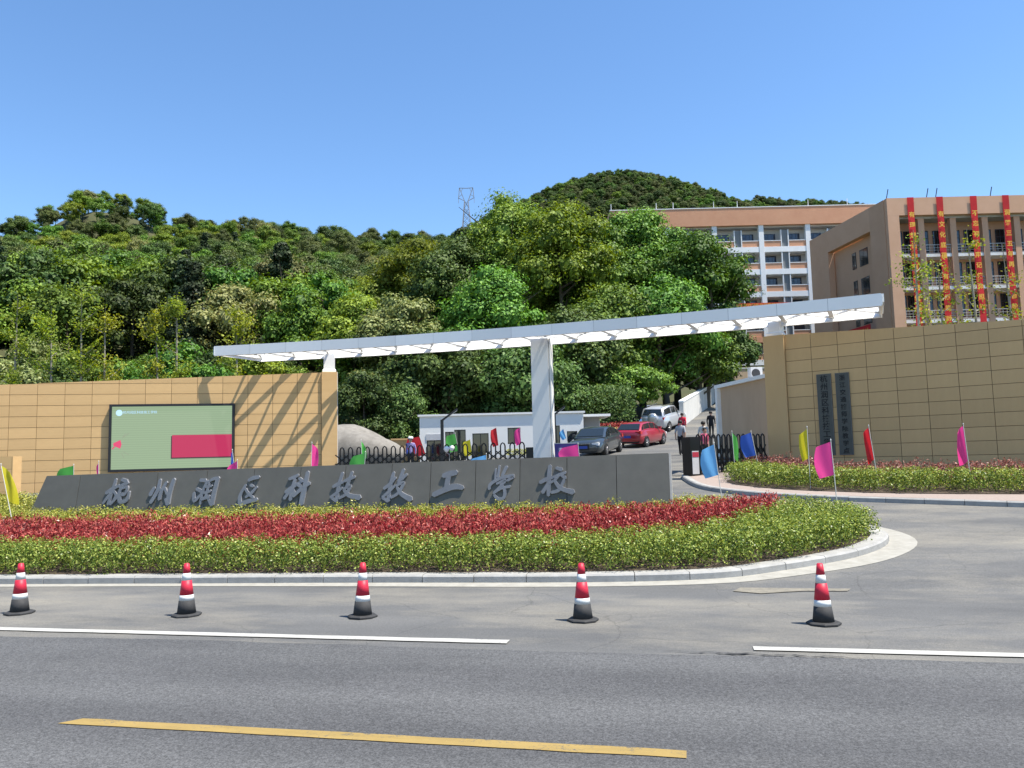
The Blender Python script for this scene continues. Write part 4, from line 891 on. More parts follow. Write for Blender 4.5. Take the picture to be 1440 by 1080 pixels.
# ------------------------------------------------------------------ cars
m_tyre = pm('tyre_rubber', (.015, .015, .015), rough=.85)
m_rim = pm('alloy_rim', (.5, .5, .52), rough=.3, metal=.8)
m_cglass = glassmat('car_glass', (.015, .02, .022), .04)
m_chrome = pm('chrome', (.75, .75, .77), rough=.15, metal=1)
m_lens = pm('headlight_lens', (.7, .72, .75), rough=.1, spec=.7)
m_tail = pm('tail_light', (.45, .02, .02), rough=.2, spec=.6)
m_trim = pm('black_trim', (.015, .015, .016), rough=.5)
m_plate = pm('blue_number_plate', (.03, .07, .35), rough=.4)
def paint(name, c, metal=.3): return pm(name, c, rough=.3, metal=metal, coat=1.0, spec=.5)
def make_car(name, label, pt, W, body, gh_, wb_, wr, rear_z, front_z, loc, rz, spare=False, plate='rear'):
    t = thing(name, label, 'car', loc, rz); hw = W / 2
    mb = MB(); sec = lambda w_, zb, zt_: [(0, zb), (w_ * .9, zb), (w_, zb + .14), (w_ * 1.0, (zb + zt_) / 2 + .05), (w_ * .975, zt_ - .12), (w_ * .9, zt_ - .015), (w_ * .5, zt_ + .02), (0, zt_ + .028)]
    rings = []
    for x, zb, zt_, w_ in body:
        s = sec(w_ * hw, zb, zt_); full = [(x, y, z) for y, z in s] + [(x, -y, z) for y, z in s[-2:0:-1]]; rings.append(full)
    n = len(rings[0])
    for r_ in rings: mb.v += r_
    for i in range(len(rings) - 1):
        for k in range(n): mb.f.append((i * n + k, i * n + (k + 1) % n, (i + 1) * n + (k + 1) % n, (i + 1) * n + k)); mb.m.append(0)
    mb.f += [tuple(range(n)), tuple((len(rings) - 1) * n + k for k in reversed(range(n)))]; mb.m += [0, 0]
    bo = mb.build('body', pt, t, smooth=True, fixn=True)
    bw = np.interp
    bx_ = [b_[0] for b_ in body]; bz = [b_[2] for b_ in body]; zr_max = max(g[1] for g in gh_)
    def gsec(x, zr):
        belt = float(np.interp(x, bx_, bz)) - .01; k = max(0.0, (zr - belt) / (zr_max - belt)); wb = hw * .90; wt = wb - (wb - hw * .72) * k
        return belt, [(wb, belt - .05), (wb * (1 - k) + (wt + (wb - wt) * .06) * k, belt + (zr - belt) * .94 - .0), (wt * .86, zr), (0, zr + .02 * k)]
    mb = MB(); G_ = []
    for x, zr in gh_:
        belt, s = gsec(x, zr); full = [(x, y, z) for y, z in s] + [(x, -y, z) for y, z in s[-2::-1]]; G_.append(full)
    n = len(G_[0])
    for r_ in G_: mb.v += r_
    for i in range(len(G_) - 1):
        for k in range(n - 1): mb.f.append((i * n + k, i * n + k + 1, (i + 1) * n + k + 1, (i + 1) * n + k)); mb.m.append(0)
    cab = mb.build('cabin', pt, t, smooth=True, fixn=True)
    lerp = lambda a, b_, u: Vector(a).lerp(Vector(b_), u)
    def pane(nm, i, j, ka, kb, u0, u1, v0, v1, par):
        a, b_, c, d = Vector(G_[i][ka]), Vector(G_[j][ka]), Vector(G_[j][kb]), Vector(G_[i][kb])
        P = [a.lerp(b_, u).lerp(d.lerp(c, u), v) for u, v in ((u0, v0), (u1, v0), (u1, v1), (u0, v1))]
        nrm_ = (P[1] - P[0]).cross(P[3] - P[0]).normalized(); ctr = sum(P, Vector()) / 4
        if nrm_.dot(ctr - Vector((0, 0, 1.0))) < 0: nrm_ = -nrm_
        m_ = MB(); m_.add([p + nrm_ * .012 for p in P] + [p - nrm_ * .01 for p in P], [(0, 1, 2, 3), (7, 6, 5, 4), (0, 4, 5, 1), (1, 5, 6, 2), (2, 6, 7, 3), (3, 7, 4, 0)]); m_.build(nm, m_cglass, par, fixn=True)
    for side in (0, 1):
        ka, kb = (0, 1) if side == 0 else (n - 1, n - 2)
        for i in range(len(G_) - 1):
            first, last = i == 0, i == len(G_) - 2
            pane('side_window', i, i + 1, ka, kb, .45 if first else .05, .55 if last else .95, .28, .92, cab)
    def screen(nm, i, j):
        # windscreen or rear window across the car between stations i (low) and j (high)
        a0, a1 = Vector(G_[i][2]), Vector(G_[i][4]); b0, b1 = Vector(G_[j][2]), Vector(G_[j][4])
        a0.y *= 1.02; a1.y *= 1.02
        P = [a0.lerp(b0, .12), a1.lerp(b1, .12), a1.lerp(b1, .9), a0.lerp(b0, .9)]
        nrm_ = (P[1] - P[0]).cross(P[3] - P[0]).normalized()
        if nrm_.z < 0: nrm_ = -nrm_
        m_ = MB(); m_.add([p + nrm_ * .03 for p in P] + [p - nrm_ * .02 for p in P], [(0, 1, 2, 3), (7, 6, 5, 4), (0, 4, 5, 1), (1, 5, 6, 2), (2, 6, 7, 3), (3, 7, 4, 0)]); m_.build(nm, m_cglass, cab, fixn=True)
    screen('rear_window', 0, 1); screen('windscreen', len(G_) - 1, len(G_) - 2)
    for x in wb_:
        for s in (1, -1):
            o = MB().lathe([(wr * .55, -.1), (wr, -.1), (wr, .09), (wr * .9, .105), (wr * .62, .1)], 20).build('wheel', m_tyre, t); o.location = (x, s * (hw - .085), wr); o.rotation_euler = (rad(-90 * s), 0, 0)
            r_ = MB(); r_.lathe([(wr * .62, .085), (wr * .6, .1)], 18)
            r_.build('rim', m_rim, o)
            m_ = MB(); 
            for q in range(5):
                an = q * 2 * math.pi / 5; m_.bar((0, 0, .105), (wr * .56 * math.cos(an), wr * .56 * math.sin(an), .105), .05, .012)
            m_.build('spokes', m_chrome, o)
            a_ = MB(); a_.lathe([(wr * 1.17, -.11), (wr * 1.17, .062)], 22); o2 = a_.build('wheel_arch', m_trim, t); o2.location = (x, s * (hw - .085), wr + .01); o2.rotation_euler = (rad(-90 * s), 0, 0)
    xf, xr = body[-1][0], body[0][0]
    for s in (1, -1):
        y0, y1 = sorted((s * hw * .48, s * hw * .86))
        MB().box((xf - .30, y0, front_z - .06), (xf - .03, y1, front_z + .07)).build('headlight', m_lens, t)
        y0, y1 = sorted((s * hw * .56, s * hw * .93))
        MB().box((xr + .02, y0, rear_z - .08), (xr + .28, y1, rear_z + .08)).build('tail_light', m_tail, t)
        o = MB().box((-.06, 0, -.06), (.08, .16, .07)).build('mirror', pt, t); o.location = (gh_[-1][0] - .45, s * hw * .93 + (-.16 if s < 0 else 0), float(np.interp(gh_[-1][0] - .45, bx_, bz)) + .1)
    MB().box((xf - .06, -hw * .34, front_z - .28), (xf + .02, hw * .34, front_z + .03)).build('grille', m_trim, t)
    MB().box((xf - .02, -hw * .36, front_z + .031), (xf + .025, hw * .36, front_z + .05)).build('grille_trim', m_chrome, t)
    MB().box((xf - .12, -hw * .75, .25), (xf - .01, hw * .75, .36)).build('front_bumper_insert', m_trim, t)
    MB().box((xr + .02, -hw * .8, .30), (xr + .12, hw * .8, .42)).build('rear_bumper_insert', m_trim, t)
    MB().box((xf + .0, -.22, front_z - .20), (xf + .03, .22, front_z - .06)).build('number_plate', m_plate, t)
    MB().box((xr - .012, -.22, rear_z - .30), (xr + .03, .22, rear_z - .17)).build('number_plate', m_plate, t)
    if spare:
        o = MB().lathe([(.3, -.1), (.36, -.08), (.37, .06), (.33, .12), (.1, .14)], 22).build('spare_wheel_cover', pt, t, smooth=True); o.location = (xr - .08, -.1, 1.0); o.rotation_euler = (0, rad(-90), 0)
        for s in (1, -1): MB().bar((-1.7, s * hw * .6, zr_max + .06), (.2, s * hw * .6, zr_max + .05), .04, .05).build('roof_rail', m_chrome, t)
    return t
def lay(t, x, y, heading):
    """stand a car on the sloping road"""
    d = Vector((math.cos(heading), math.sin(heading))); e = 1.4
    zf, zr_ = G(x + d.x * e, y + d.y * e), G(x - d.x * e, y - d.y * e); zl, zq = G(x - d.y * .8, y + d.x * .8), G(x + d.y * .8, y - d.x * .8)
    t.location = (x, y, max((zf + zr_) / 2, (zl + zq) / 2) + .014); t.rotation_euler = (math.atan2(zl - zq, 1.6), -math.atan2(zf - zr_, 2 * e), heading)
sedan = [(-2.42, .40, .84, .78), (-2.28, .28, 1.0, .92), (-1.6, .2, 1.02, .99), (-.5, .19, .99, 1), (.7, .19, .96, 1), (1.45, .2, .92, .99), (2.05, .22, .84, .95), (2.35, .26, .72, .86), (2.45, .34, .62, .78)]
c = make_car('parked_sedan', 'dark grey sedan facing down the campus road by the guardhouse', paint('dark_grey_paint', (.035, .045, .052)), 1.86, sedan, [(-1.95, 1.02), (-1.0, 1.40), (-.2, 1.46), (.45, 1.41), (1.35, .95)], (-1.45, 1.42), .33, .86, .66, (0, 0, 0), 0); lay(c, 4.45, 42.6, rad(-112))
hatch = [(-2.12, .40, .86, .80), (-2.02, .26, 1.0, .93), (-1.3, .2, 1.02, .99), (-.3, .19, 1.0, 1), (.7, .19, .96, 1), (1.4, .2, .92, .98), (1.95, .24, .80, .92), (2.2, .32, .66, .80)]
c = make_car('hatchback', 'red hatchback driving up the campus road', paint('red_paint', (.33, .014, .03), .2), 1.8, hatch, [(-2.03, 1.0), (-1.5, 1.40), (-.5, 1.47), (.2, 1.42), (1.15, .96)], (-1.32, 1.32), .33, .88, .66, (0, 0, 0), 0); lay(c, 7.75, 48.2, rad(58))
suv = [(-2.2, .45, 1.05, .84), (-2.12, .34, 1.12, .95), (-1.2, .28, 1.12, 1), (0, .28, 1.1, 1), (.8, .28, 1.08, 1), (1.5, .3, 1.04, .98), (2.05, .34, .94, .93), (2.25, .42, .78, .82)]
c = make_car('suv', 'silver off-roader with a covered spare wheel on its tailgate', paint('silver_paint', (.55, .56, .57), .5), 1.86, suv, [(-2.14, 1.12), (-1.9, 1.66), (-.6, 1.76), (.2, 1.71), (.95, 1.08)], (-1.35, 1.35), .37, .98, .84, (0, 0, 0), 0, spare=True); lay(c, 10.75, 56.6, rad(57))

# ------------------------------------------------------------------ people
SKIN = pm('skin', (.45, .27, .19), rough=.6); HAIR = pm('black_hair', (.012, .01, .009), rough=.6)
def person(label, loc, face, top, legs, shoes=(.02, .02, .02), h=1.68, stride=.12, arms=((.05, -.05), (.05, -.05)), hat=None, bag=None, sleeves=True, lean=0.0):
    k = h / 1.7; t = thing('person', label, 'person', loc, face)
    # x forward, y left
    J = {'pel': (0, 0, .93), 'sp': (lean * .3, 0, 1.12), 'ch': (lean * .6, 0, 1.32), 'nk': (lean, 0, 1.46), 'hd0': (lean + .015, 0, 1.53), 'hd1': (lean + .02, 0, 1.62), 'hd2': (lean + .01, 0, 1.68)}
    R_ = {'pel': .145, 'sp': .135, 'ch': .15, 'nk': .058, 'hd0': .075, 'hd1': .098, 'hd2': .075}
    E = [('pel', 'sp'), ('sp', 'ch'), ('ch', 'nk'), ('nk', 'hd0'), ('hd0', 'hd1'), ('hd1', 'hd2')]
    part = {('pel', 'sp'): 1, ('sp', 'ch'): 1, ('ch', 'nk'): 1, ('nk', 'hd0'): 0, ('hd0', 'hd1'): 0, ('hd1', 'hd2'): 0}
    for s, nme in ((1, 'l'), (-1, 'r')):
        st = stride * s
        J[nme + 'hip'] = (0, s * .095, .88); J[nme + 'kn'] = (st * .55 + .02, s * .10, .49); J[nme + 'an'] = (st * 1.0 - .03 - (.06 if st < 0 else 0), s * .105, .085 + (.03 if st < -.05 else 0)); J[nme + 'toe'] = (st * 1.0 + .13, s * .12, .035)
        R_.update({nme + 'hip': .098, nme + 'kn': .066, nme + 'an': .046, nme + 'toe': .036})
        ex, hx = arms[0 if s == 1 else 1]
        J[nme + 'sh'] = (lean * .85, s * .185, 1.39); J[nme + 'el'] = (ex * -1 + lean * .5, s * .245, 1.12); J[nme + 'wr'] = (hx + lean * .5, s * .235, .88)
        R_.update({nme + 'sh': .066, nme + 'el': .046, nme + 'wr': .032})
        for a, b_, p in (('pel', nme + 'hip', 2), (nme + 'hip', nme + 'kn', 2), (nme + 'kn', nme + 'an', 2), (nme + 'an', nme + 'toe', 3), ('ch', nme + 'sh', 1), (nme + 'sh', nme + 'el', 1), (nme + 'el', nme + 'wr', 1 if sleeves else 0)): E.append((a, b_)); part[(a, b_)] = p
    names = list(J); me = bpy.data.meshes.new('tmp'); me.from_pydata([tuple(q * k for q in J[n_]) for n_ in names], [(names.index(a), names.index(b_)) for a, b_ in E], [])
    ob = bpy.data.objects.new('tmp', me); COL.objects.link(ob); md = ob.modifiers.new('s', 'SKIN'); sv = me.skin_vertices[0].data
    for i, n_ in enumerate(names): sv[i].radius = (R_[n_] * k * (1 if n_ not in ('pel', 'sp', 'ch') else .78), R_[n_] * k * (1.0 if n_ not in ('ch',) else 1.05)); sv[i].use_root = n_ == 'pel'
    md.use_smooth_shade = True; ss = ob.modifiers.new('u', 'SUBSURF'); ss.levels = 2; ss.render_levels = 2
    bpy.context.view_layer.update(); em = bpy.data.meshes.new_from_object(ob.evaluated_get(bpy.context.evaluated_depsgraph_get())); bpy.data.objects.remove(ob)
    mb = MB(); mb.v = [tuple(v.co) for v in em.vertices]
    segs = [(np.array(J[a]) * k, np.array(J[b_]) * k, part[(a, b_)]) for a, b_ in E]
    for p in em.polygons:
        c = np.array(p.center); best = (9, 0)
        for a, b_, pt in segs:
            d = b_ - a; u = np.clip(((c - a) @ d) / (d @ d), 0, 1); q = np.linalg.norm(c - a - d * u)
            if q < best[0]: best = (q, pt)
        pt = best[1]
        if pt == 1 and c[2] < .95 * k and abs(c[1]) < .19 * k: pt = 2
        mb.f.append(tuple(p.vertices)); mb.m.append(pt)
    bpy.data.meshes.remove(em)
    for s, nme in ((1, 'l'), (-1, 'r')):          # hands: palm, four fingers, thumb, in the same mesh
        w_ = np.array(J[nme + 'wr']) * k; mb.tube([w_ + (0, 0, .02), w_ + (.004, 0, -.04), w_ + (.012, 0, -.085)], [.026 * k, .036 * k, .034 * k], 7, 0)
        for f, ln in enumerate((.055, .068, .072, .062)):
            y_ = (f - 1.5) * .017; mb.tube([w_ + (.012 + abs(y_) * .1 + (f - 1.5) * .016, 0, -.08), w_ + (.02 + (f - 1.5) * .018, -s * .012, -.08 - ln * .6), w_ + (.02 + (f - 1.5) * .016, -s * .028, -.08 - ln)], [.009, .008, .006], 5, 0)
        mb.tube([w_ + (.03, 0, -.03), w_ + (.05, -s * .01, -.065), w_ + (.052, -s * .02, -.095)], [.011, .009, .007], 5, 0)
    hx, hz_ = J['hd1'][0] * k, J['hd1'][2] * k                                                # nose, ears, eyes, mouth
    mb.tube([(hx + .088 * k, 0, hz_ + .0), (hx + .112 * k, 0, hz_ - .035)], [.008, .016], 5, 0)
    for s in (1, -1):
        mb.tube([(hx - .005, s * .092 * k, hz_ - .035), (hx - .012, s * .104 * k, hz_ + .02)], [.012, .02], 6, 0)
        mb.tube([(hx + .082 * k, s * .034, hz_ + .008), (hx + .094 * k, s * .034, hz_ + .008)], [.011, .006], 6, 4)
    mb.box((hx + .07, -.022, hz_ - .072), (hx + .094 * k, .022, hz_ - .064), 5)
    mats = [SKIN, pm('shirt_cloth', top, tuple(q * .75 for q in top), scale=9, rough=.85), pm('trouser_cloth', legs, tuple(q * .75 for q in legs), scale=9, rough=.85), pm('shoe_leather', shoes, rough=.5), HAIR, pm('lips', (.35, .12, .1), rough=.5)]
    mb.build('body', mats, t, smooth=True, fixn=True)
    c_ = (hx - .012, 0, hz_ + .012); hm = MB(); o_ = []
    nseg = 12
    prof = [(.108, -.05), (.112, 0), (.106, .045), (.085, .082), (.05, .105), (.01, .112)]
    hm.lathe([(r_ * k, z_ * k) for r_, z_ in prof], nseg, c_)
    for i, v in enumerate(hm.v):
        x_, y_, z_ = v
        if x_ > hx + .035 and z_ < hz_ + .055 * k: hm.v[i] = (hx + .03, y_, z_)      # clear the face
    hm.build('hair', HAIR, t, smooth=True)
    if hat: MB().lathe([(.13, .03), (.118, .06), (.115, .11), (.07, .135), (.01, .14)], 14, c_).build('cap', pm('cap_cloth', hat, rough=.8), t, smooth=True)
    if bag: MB().box((-.12, -.36 * k, .62 * k), (.14, -.26 * k, .88 * k)).build('bag', pm('bag_cloth', bag, rough=.7), t); 
    return t
UP = rad(62)
person('person in black jacket and dark trousers standing with back turned on the road', (12.5, 50.3, G(12.5, 50.3) + .014), UP, (.014, .013, .014), (.012, .012, .014), h=1.7, stride=.03, arms=((.02, .06), (.02, .06)))
person('person in bright red jacket walking up the road by the silver off-roader', (10.75, 50.6, G(10.75, 50.6) + .014), UP, (.62, .03, .06), (.03, .03, .04), h=1.66, stride=.14)
person('person in pale grey shirt and black trousers walking in past the gate motor', (8.3, 39.6, G(8.3, 39.6) + .014), UP, (.36, .37, .40), (.014, .014, .016), h=1.7, stride=.18, sleeves=False)
person('person in white shirt walking up the road behind the short gate', (9.2, 38.6, G(9.2, 38.6) + .014), UP, (.62, .60, .56), (.02, .02, .025), h=1.64, stride=.14, sleeves=False)
person('person in pink top and dark trousers standing with a bag behind the short gate', (8.0, 33.4, G(8.0, 33.4) + .014), rad(-60), (.65, .12, .22), (.015, .015, .017), h=1.56, stride=.04, bag=(.03, .025, .03), sleeves=False)
person('person in lavender shirt and white cap behind the long gate', (-4.75, 36.9, G(-4.75, 36.9) + .014), rad(-100), (.30, .26, .5), (.03, .03, .04), h=1.55, stride=.05, hat=(.75, .73, .72))

# ------------------------------------------------------------------ dormitory block (far)
m_terra = pm('terracotta_tile', (.55, .27, .155), (.61, .32, .19), scale=.7, rough=.8, bump=.08, bscale=12)
m_terra2 = pm('brown_terracotta_tile', (.52, .30, .185), (.57, .34, .22), scale=.5, rough=.8, bump=.08, bscale=10)
m_bwhite = pm('white_tile', (.70, .70, .69), (.76, .76, .75), scale=.8, rough=.7)
m_back = pm('balcony_back_wall', (.42, .40, .37), (.47, .45, .42), scale=1.2, rough=.85)
m_louvre = pm('grey_louvre', (.16, .17, .17), (.2, .21, .21), scale=6, rough=.6, stretch=(.1, 1, 6))
m_bframe = pm('blue_grey_frame', (.03, .035, .06), rough=.4)
m_wglass = glassmat('window_glass', (.035, .045, .07), .05)
db_ = thing('dormitory_block', 'long white and terracotta dormitory block with rows of balconies', 'building', (0, 0, 0))
X0, X1, YF = 15.1, 58.0, 115.0
MB().box((X0, YF - .15, 35.55), (X1, YF + .5, 38.2)).build('parapet_band', m_terra, db_)
MB().box((X0 - .05, YF - .2, 38.2), (X1, YF + .55, 38.32)).build('coping', m_bwhite, db_)
MB().box((X0, YF + .501, 13.5), (X0 + .4, 130, 38.19)).build('end_wall', m_terra, db_)
MB().box((X0 + .4, YF + .501, 35.3), (X1, 130, 35.6)).build('roof', m_back, db_)
MB().box((X0 - 1.25, 117.0, 13.5), (X0 - .002, 122, 37.2)).build('stair_tower', pm('grey_tower', (.30, .31, .32), rough=.8), db_)
MB().box((X0 + .4, YF + 1.8, 13.5), (X1, YF + 2.0, 35.29)).build('rear_wall', m_back, db_)
pil_x = [16.6 + 6.9 * k for k in range(6)] + [57.6]
for x in pil_x: MB().box((x - .36, YF, 13.0), (x + .36, YF + .6, 35.549)).build('pier', m_bwhite, db_)
FT = [32.3, 28.95, 25.6, 22.25, 18.9, 15.55]
fr_me = MB()
for a, b_ in (((0, 0, 0), (1.75, .08, .07)), ((0, 0, 1.33), (1.75, .08, 1.4)), ((0, 0, .07), (.07, .079, 1.33)), ((1.68, 0, .07), (1.75, .079, 1.33)), ((.6, 0, .07), (.65, .079, 1.33)), ((1.18, 0, .07), (1.22, .079, 1.33)), ((.07, 0, .8), (.6, .079, .85))): fr_me.box(a, b_)
fr_me = fr_me.mesh('window', m_bframe); pn_me = MB().box((.07, .03, .07), (1.68, .045, 1.33)).mesh('pane', m_wglass)
for fi, zt_ in enumerate(FT):
    MB().box((X0 + .41, YF + .05, zt_ - .8), (X1, YF + 1.79, zt_)).build('floor_slab', m_terra if fi == 4 else m_bwhite, db_)
    for k in range(len(pil_x) - 1):
        a, b_ = pil_x[k] + .36, pil_x[k + 1] - .36; mid = (a + b_) / 2; top = zt_ + 2.55
        if b_ - a < 4: continue
        MB().box((mid - .44, YF + .25, zt_ + .001), (mid + .44, YF + .4, top - .001)).build('louvre_panel', m_louvre, db_)
        for s in (-.52, .52): MB().box((mid + s - .07, YF + .08, zt_ + .001), (mid + s + .07, YF + .45, top - .001)).build('mullion', m_bwhite, db_)
        for p, q in ((a, mid - .59), (mid + .59, b_)):
            MB().box((p + .002, YF + .12, zt_ + .001), (q - .002, YF + .26, zt_ + .86)).build('balcony_front', m_terra, db_)
            MB().box((p + .002, YF + .07, zt_ + .861), (q - .002, YF + .31, zt_ + .96)).build('balcony_rail', m_bwhite, db_)
            wx = p + .35 + .15 * random.random(); w_ = link('window', fr_me, db_, (wx, YF + 1.70, zt_ + .95)); link('pane', pn_me, w_)
for x in (15.3, 22, 24.5, 30.5, 34, 44.5, 50.3): MB().tube([(x, YF + .1, 38.3), (x, YF + .1, 39.3)], .05, 5).build('lightning_rod', m_bwhite, db_)
# red cloth banner across the dormitory
m_rcloth = pm('red_banner_cloth', (.55, .018, .02), (.47, .015, .02), scale=2, rough=.8)
m_gold = pm('yellow_print', (.75, .48, .06), rough=.7)
bn = thing('cloth_banner', 'long orange red banner stretched across the dormitory balconies', 'banner', (37.0, YF - .12, 23.15))
MB().box((-4.1, 0, 0), (4.1, .03, .75)).build('cloth', pm('orange_red_cloth', (.62, .07, .03), rough=.8), bn)
o = text_mesh('热烈欢迎各位领导莅临指导', .58, 0).build('lettering', m_gold, bn); o.location = (0, -.012, .36)

# ------------------------------------------------------------------ classroom block (right)
cb = thing('classroom_block', 'brown terracotta classroom block with open galleries and red banners', 'building', (0, 0, 0))
XL, XE, YC = 41.45, 74.0, 85.0
MB().box((XL, YC - .002, 27.55), (XE, YC + .6, 29.5)).build('parapet_band', m_terra2, cb)
PX = 45.0
MB().box((XL, YC, 7.0), (XL + 1.25, YC + .6, 27.549)).build('end_pier', m_terra2, cb)
MB().box((XL + .3, YC + .601, 27.3), (XE, 101.5, 27.6)).build('roof', m_back, cb)
MB().box((XL + .3, YC + 2.3, 7.0), (XE, YC + 2.5, 27.29)).build('gallery_wall', m_terra2, cb)
for k in range(8): MB().box((PX + 3.51 * k, YC + .55, 7.0), (PX + 3.51 * k + .66, YC + 1.1, 27.299)).build('pilaster', m_terra2, cb)
dw = MB()
for a, b_ in (((0, 0, 0), (.06, .08, 2.5)), ((.94, 0, 0), (1.0, .08, 2.5)), ((.06, 0, 2.42), (.94, .079, 2.5)), ((.06, 0, 0), (.94, .079, .08)), ((.47, 0, .08), (.53, .078, 2.42)), ((.06, .002, 1.6), (.94, .077, 1.66))): dw.box(a, b_)
dw = dw.mesh('window', m_frame); dp = MB().box((.06, .03, .08), (.94, .045, 2.42)).mesh('pane', m_glass)
m_rail = pm('pale_railing', (.5, .49, .47), rough=.5)
rl = MB(); rl.box((0, 0, 0), (2.84, .04, .04)); rl.box((0, 0, .3), (2.84, .04, .34)); rl.box((0, 0, .58), (2.84, .04, .62)); rl.box((0, -.01, .9), (2.84, .06, .97))
for q in range(7): rl.box((.03 + q * .455, .004, .04), (.06 + q * .455, .036, .9))
rl = rl.mesh('railing', m_rail)
for zt_ in (23.35, 19.7, 16.06, 12.4):
    MB().box((XL + 1.36, YC + .62, zt_ - .34), (XE, YC + 2.29, zt_)).build('floor_slab', m_bwhite, cb)
    for k in range(-1, 7):
        x = PX + 3.51 * k + .66
        if k == -1:
            for xx in (43.0, 44.15): w_ = link('window', dw, cb, (xx, YC + 2.2, zt_ + .5)); link('pane', dp, w_)
            link('railing', rl, cb, (42.72, YC + .7, zt_ + .08), scale=(.8, 1, 1)); continue
        link('railing', rl, cb, (x + .005, YC + .7, zt_ + .08))
        for dx in (.25, 1.75): w_ = link('window', dw, cb, (x + dx, YC + 2.2, zt_ + .5)); link('pane', dp, w_)
sd = math.atan2(17, -2.15)
def sidebox(name, t0_, t1_, z0_, z1_, d0, d1, mat, par=None):
    mb = MB().box((t0_, -d1, z0_), (t1_, -d0, z1_)); o = mb.build(name, mat, cb if par is None else par)
    if par is None: o.location = (XL, YC, 0); o.rotation_euler = (0, 0, sd)
    return o
sidebox('side_wall', .602, 3.5, 7, 29.49, 0, .8, m_terra2); sidebox('side_wall', 12.75, 17.1, 7, 29.49, 0, .8, m_terra2); sidebox('side_wall', 3.501, 12.749, 26.8, 29.49, 0, .8, m_terra2)
sidebox('recessed_wall', 3.4, 12.85, 7, 26.9, .9, 1.1, m_terra2)
for t0_, t1_ in ((5.6, 7.3), (8.05, 8.9)):
    for z0_, z1_ in ((23.6, 25.6), (20.2, 22.2), (16.7, 18.7), (13.2, 15.2)):
        w_ = sidebox('window', t0_, t1_, z0_, z1_, .86, .899, m_frame); MB().box((t0_ + .07, -.858, z0_ + .07), ((t0_ + t1_) / 2 - .03, -.85, z1_ - .07)).build('pane', m_glass, w_); MB().box(((t0_ + t1_) / 2 + .03, -.858, z0_ + .07), (t1_ - .07, -.85, z1_ - .07)).build('pane', m_glass, w_)
MB().box((XL + .3, 101.0, 7), (XE, 101.2, 27.29)).build('rear_wall', m_terra2, cb)
for x in (41.6, 46.0, 47.0, 53.0): MB().tube([(x, YC + .3, 29.5), (x + .25, YC + .3, 30.6)], .05, 5).build('lightning_rod', m_frame, cb)
sb = thing('cloth_banner', 'red banner with yellow lettering on the shaded side of the classroom block', 'banner', (XL - .2, YC, 0)); sb.rotation_euler = (0, 0, sd)
MB().box((4.2, .02, 15.2), (10.2, .06, 16.3)).build('cloth', m_rcloth, sb)
o = text_mesh('培养新时代高素质技能人才', .44, 0).build('lettering', m_gold, sb); o.location = (7.2, .068, 15.75); o.rotation_euler = (0, 0, math.pi)
for x, txt, lab in ((44.0, '有理想信念有道德情操', 'red vertical banner hanging nearest the corner of the classroom block'), (47.19, '有文化底蕴，有信仰底动', 'red vertical banner reading of culture, second from the classroom corner'), (50.88, '不忘初心牢记使命担当', 'red vertical banner third from the corner of the classroom block'), (54.4, '润雅三五年再上一台阶', 'red vertical banner fourth from the corner of the classroom block')):
    t = thing('vertical_banner', lab, 'banner', (x, YC - .06, 15.3), group='red banners hung down the classroom block')
    mb = MB(); n = 30
    for i in range(n + 1):
        z = 14.2 * i / n; y_ = -.05 - .05 * math.sin(z * .9 + x) * (1 - i / n); sw = .06 * math.sin(z * .35 + x * 2) * (1 - i / n)
        mb.v += [(-.36 + sw, y_, z), (.36 + sw, y_ + .02 * math.sin(z * 1.7), z)]
    for i in range(n): mb.f.append((2 * i, 2 * i + 1, 2 * i + 3, 2 * i + 2)); mb.m.append(0)
    mb.build('cloth', m_rcloth, t, smooth=True)
    o = text_mesh(txt, .66, 0, True, 1.75, .012).build('lettering', m_gold, t); o.location = (0, -.16, 12.2)

# ------------------------------------------------------------------ lattice pylon on the ridge
m_steel = pm('galvanised_steel', (.30, .31, .33), rough=.5, metal=.4)
px0, py0 = -18.4, 346.0; pz = Hh(px0, py0) - 1
py = thing('lattice_pylon', 'grey steel lattice power pylon on the wooded ridge', 'pylon', (px0, py0, pz)); top = 123.0 - pz
hwz = lambda z: 2.6 * (1 - z / (top - 3)) + .75 if z < top - 5 else .75
for sx in (1, -1):
    for sy in (1, -1): MB().tube([(sx * hwz(0), sy * hwz(0), 0), (sx * .8, sy * .8, top - 6)], .2, 5).build('leg', m_steel, py)
br = MB(); zz = np.linspace(1, top - 6, 10)
for z0_, z1_ in zip(zz[:-1], zz[1:]):
    a, b_ = 2.6 + (.8 - 2.6) * z0_ / (top - 6) + .7 * (1 - z0_ / (top - 6)), 2.6 + (.8 - 2.6) * z1_ / (top - 6) + .7 * (1 - z1_ / (top - 6))
    for s in (1, -1):
        br.bar((-a, s * a, z0_), (b_, s * b_, z1_), .15); br.bar((a, s * a, z0_), (-b_, s * b_, z1_), .15)
        br.bar((s * a, -a, z0_), (s * b_, b_, z1_), .15); br.bar((s * a, a, z0_), (s * b_, -b_, z1_), .15)
br.build('bracing', m_steel, py)
for s in (1, -1):
    m_ = MB(); m_.bar((s * .8, 0, top - 6), (s * 3.0, 0, top), .3); m_.bar((s * .8, 0, top - 6), (s * 3.6, 0, top - 4.5), .25); m_.bar((s * 3.0, 0, top), (s * 3.4, 0, top - 4.6), .3); m_.bar((s * 3.0, 0, top), (0, 0, top - .2), .25); m_.bar((s * 1.8, 0, top - 3), (s * 3.3, 0, top - 4), .18)
    m_.bar((s * 3.5, 0, top - 4.6), (s * 3.5, 0, top - 7), .18); m_.bar((s * 1.5, 0, top - .1), (s * 2.4, 0, top - 2), .18)
    m_.build('cross_arm', m_steel, py)

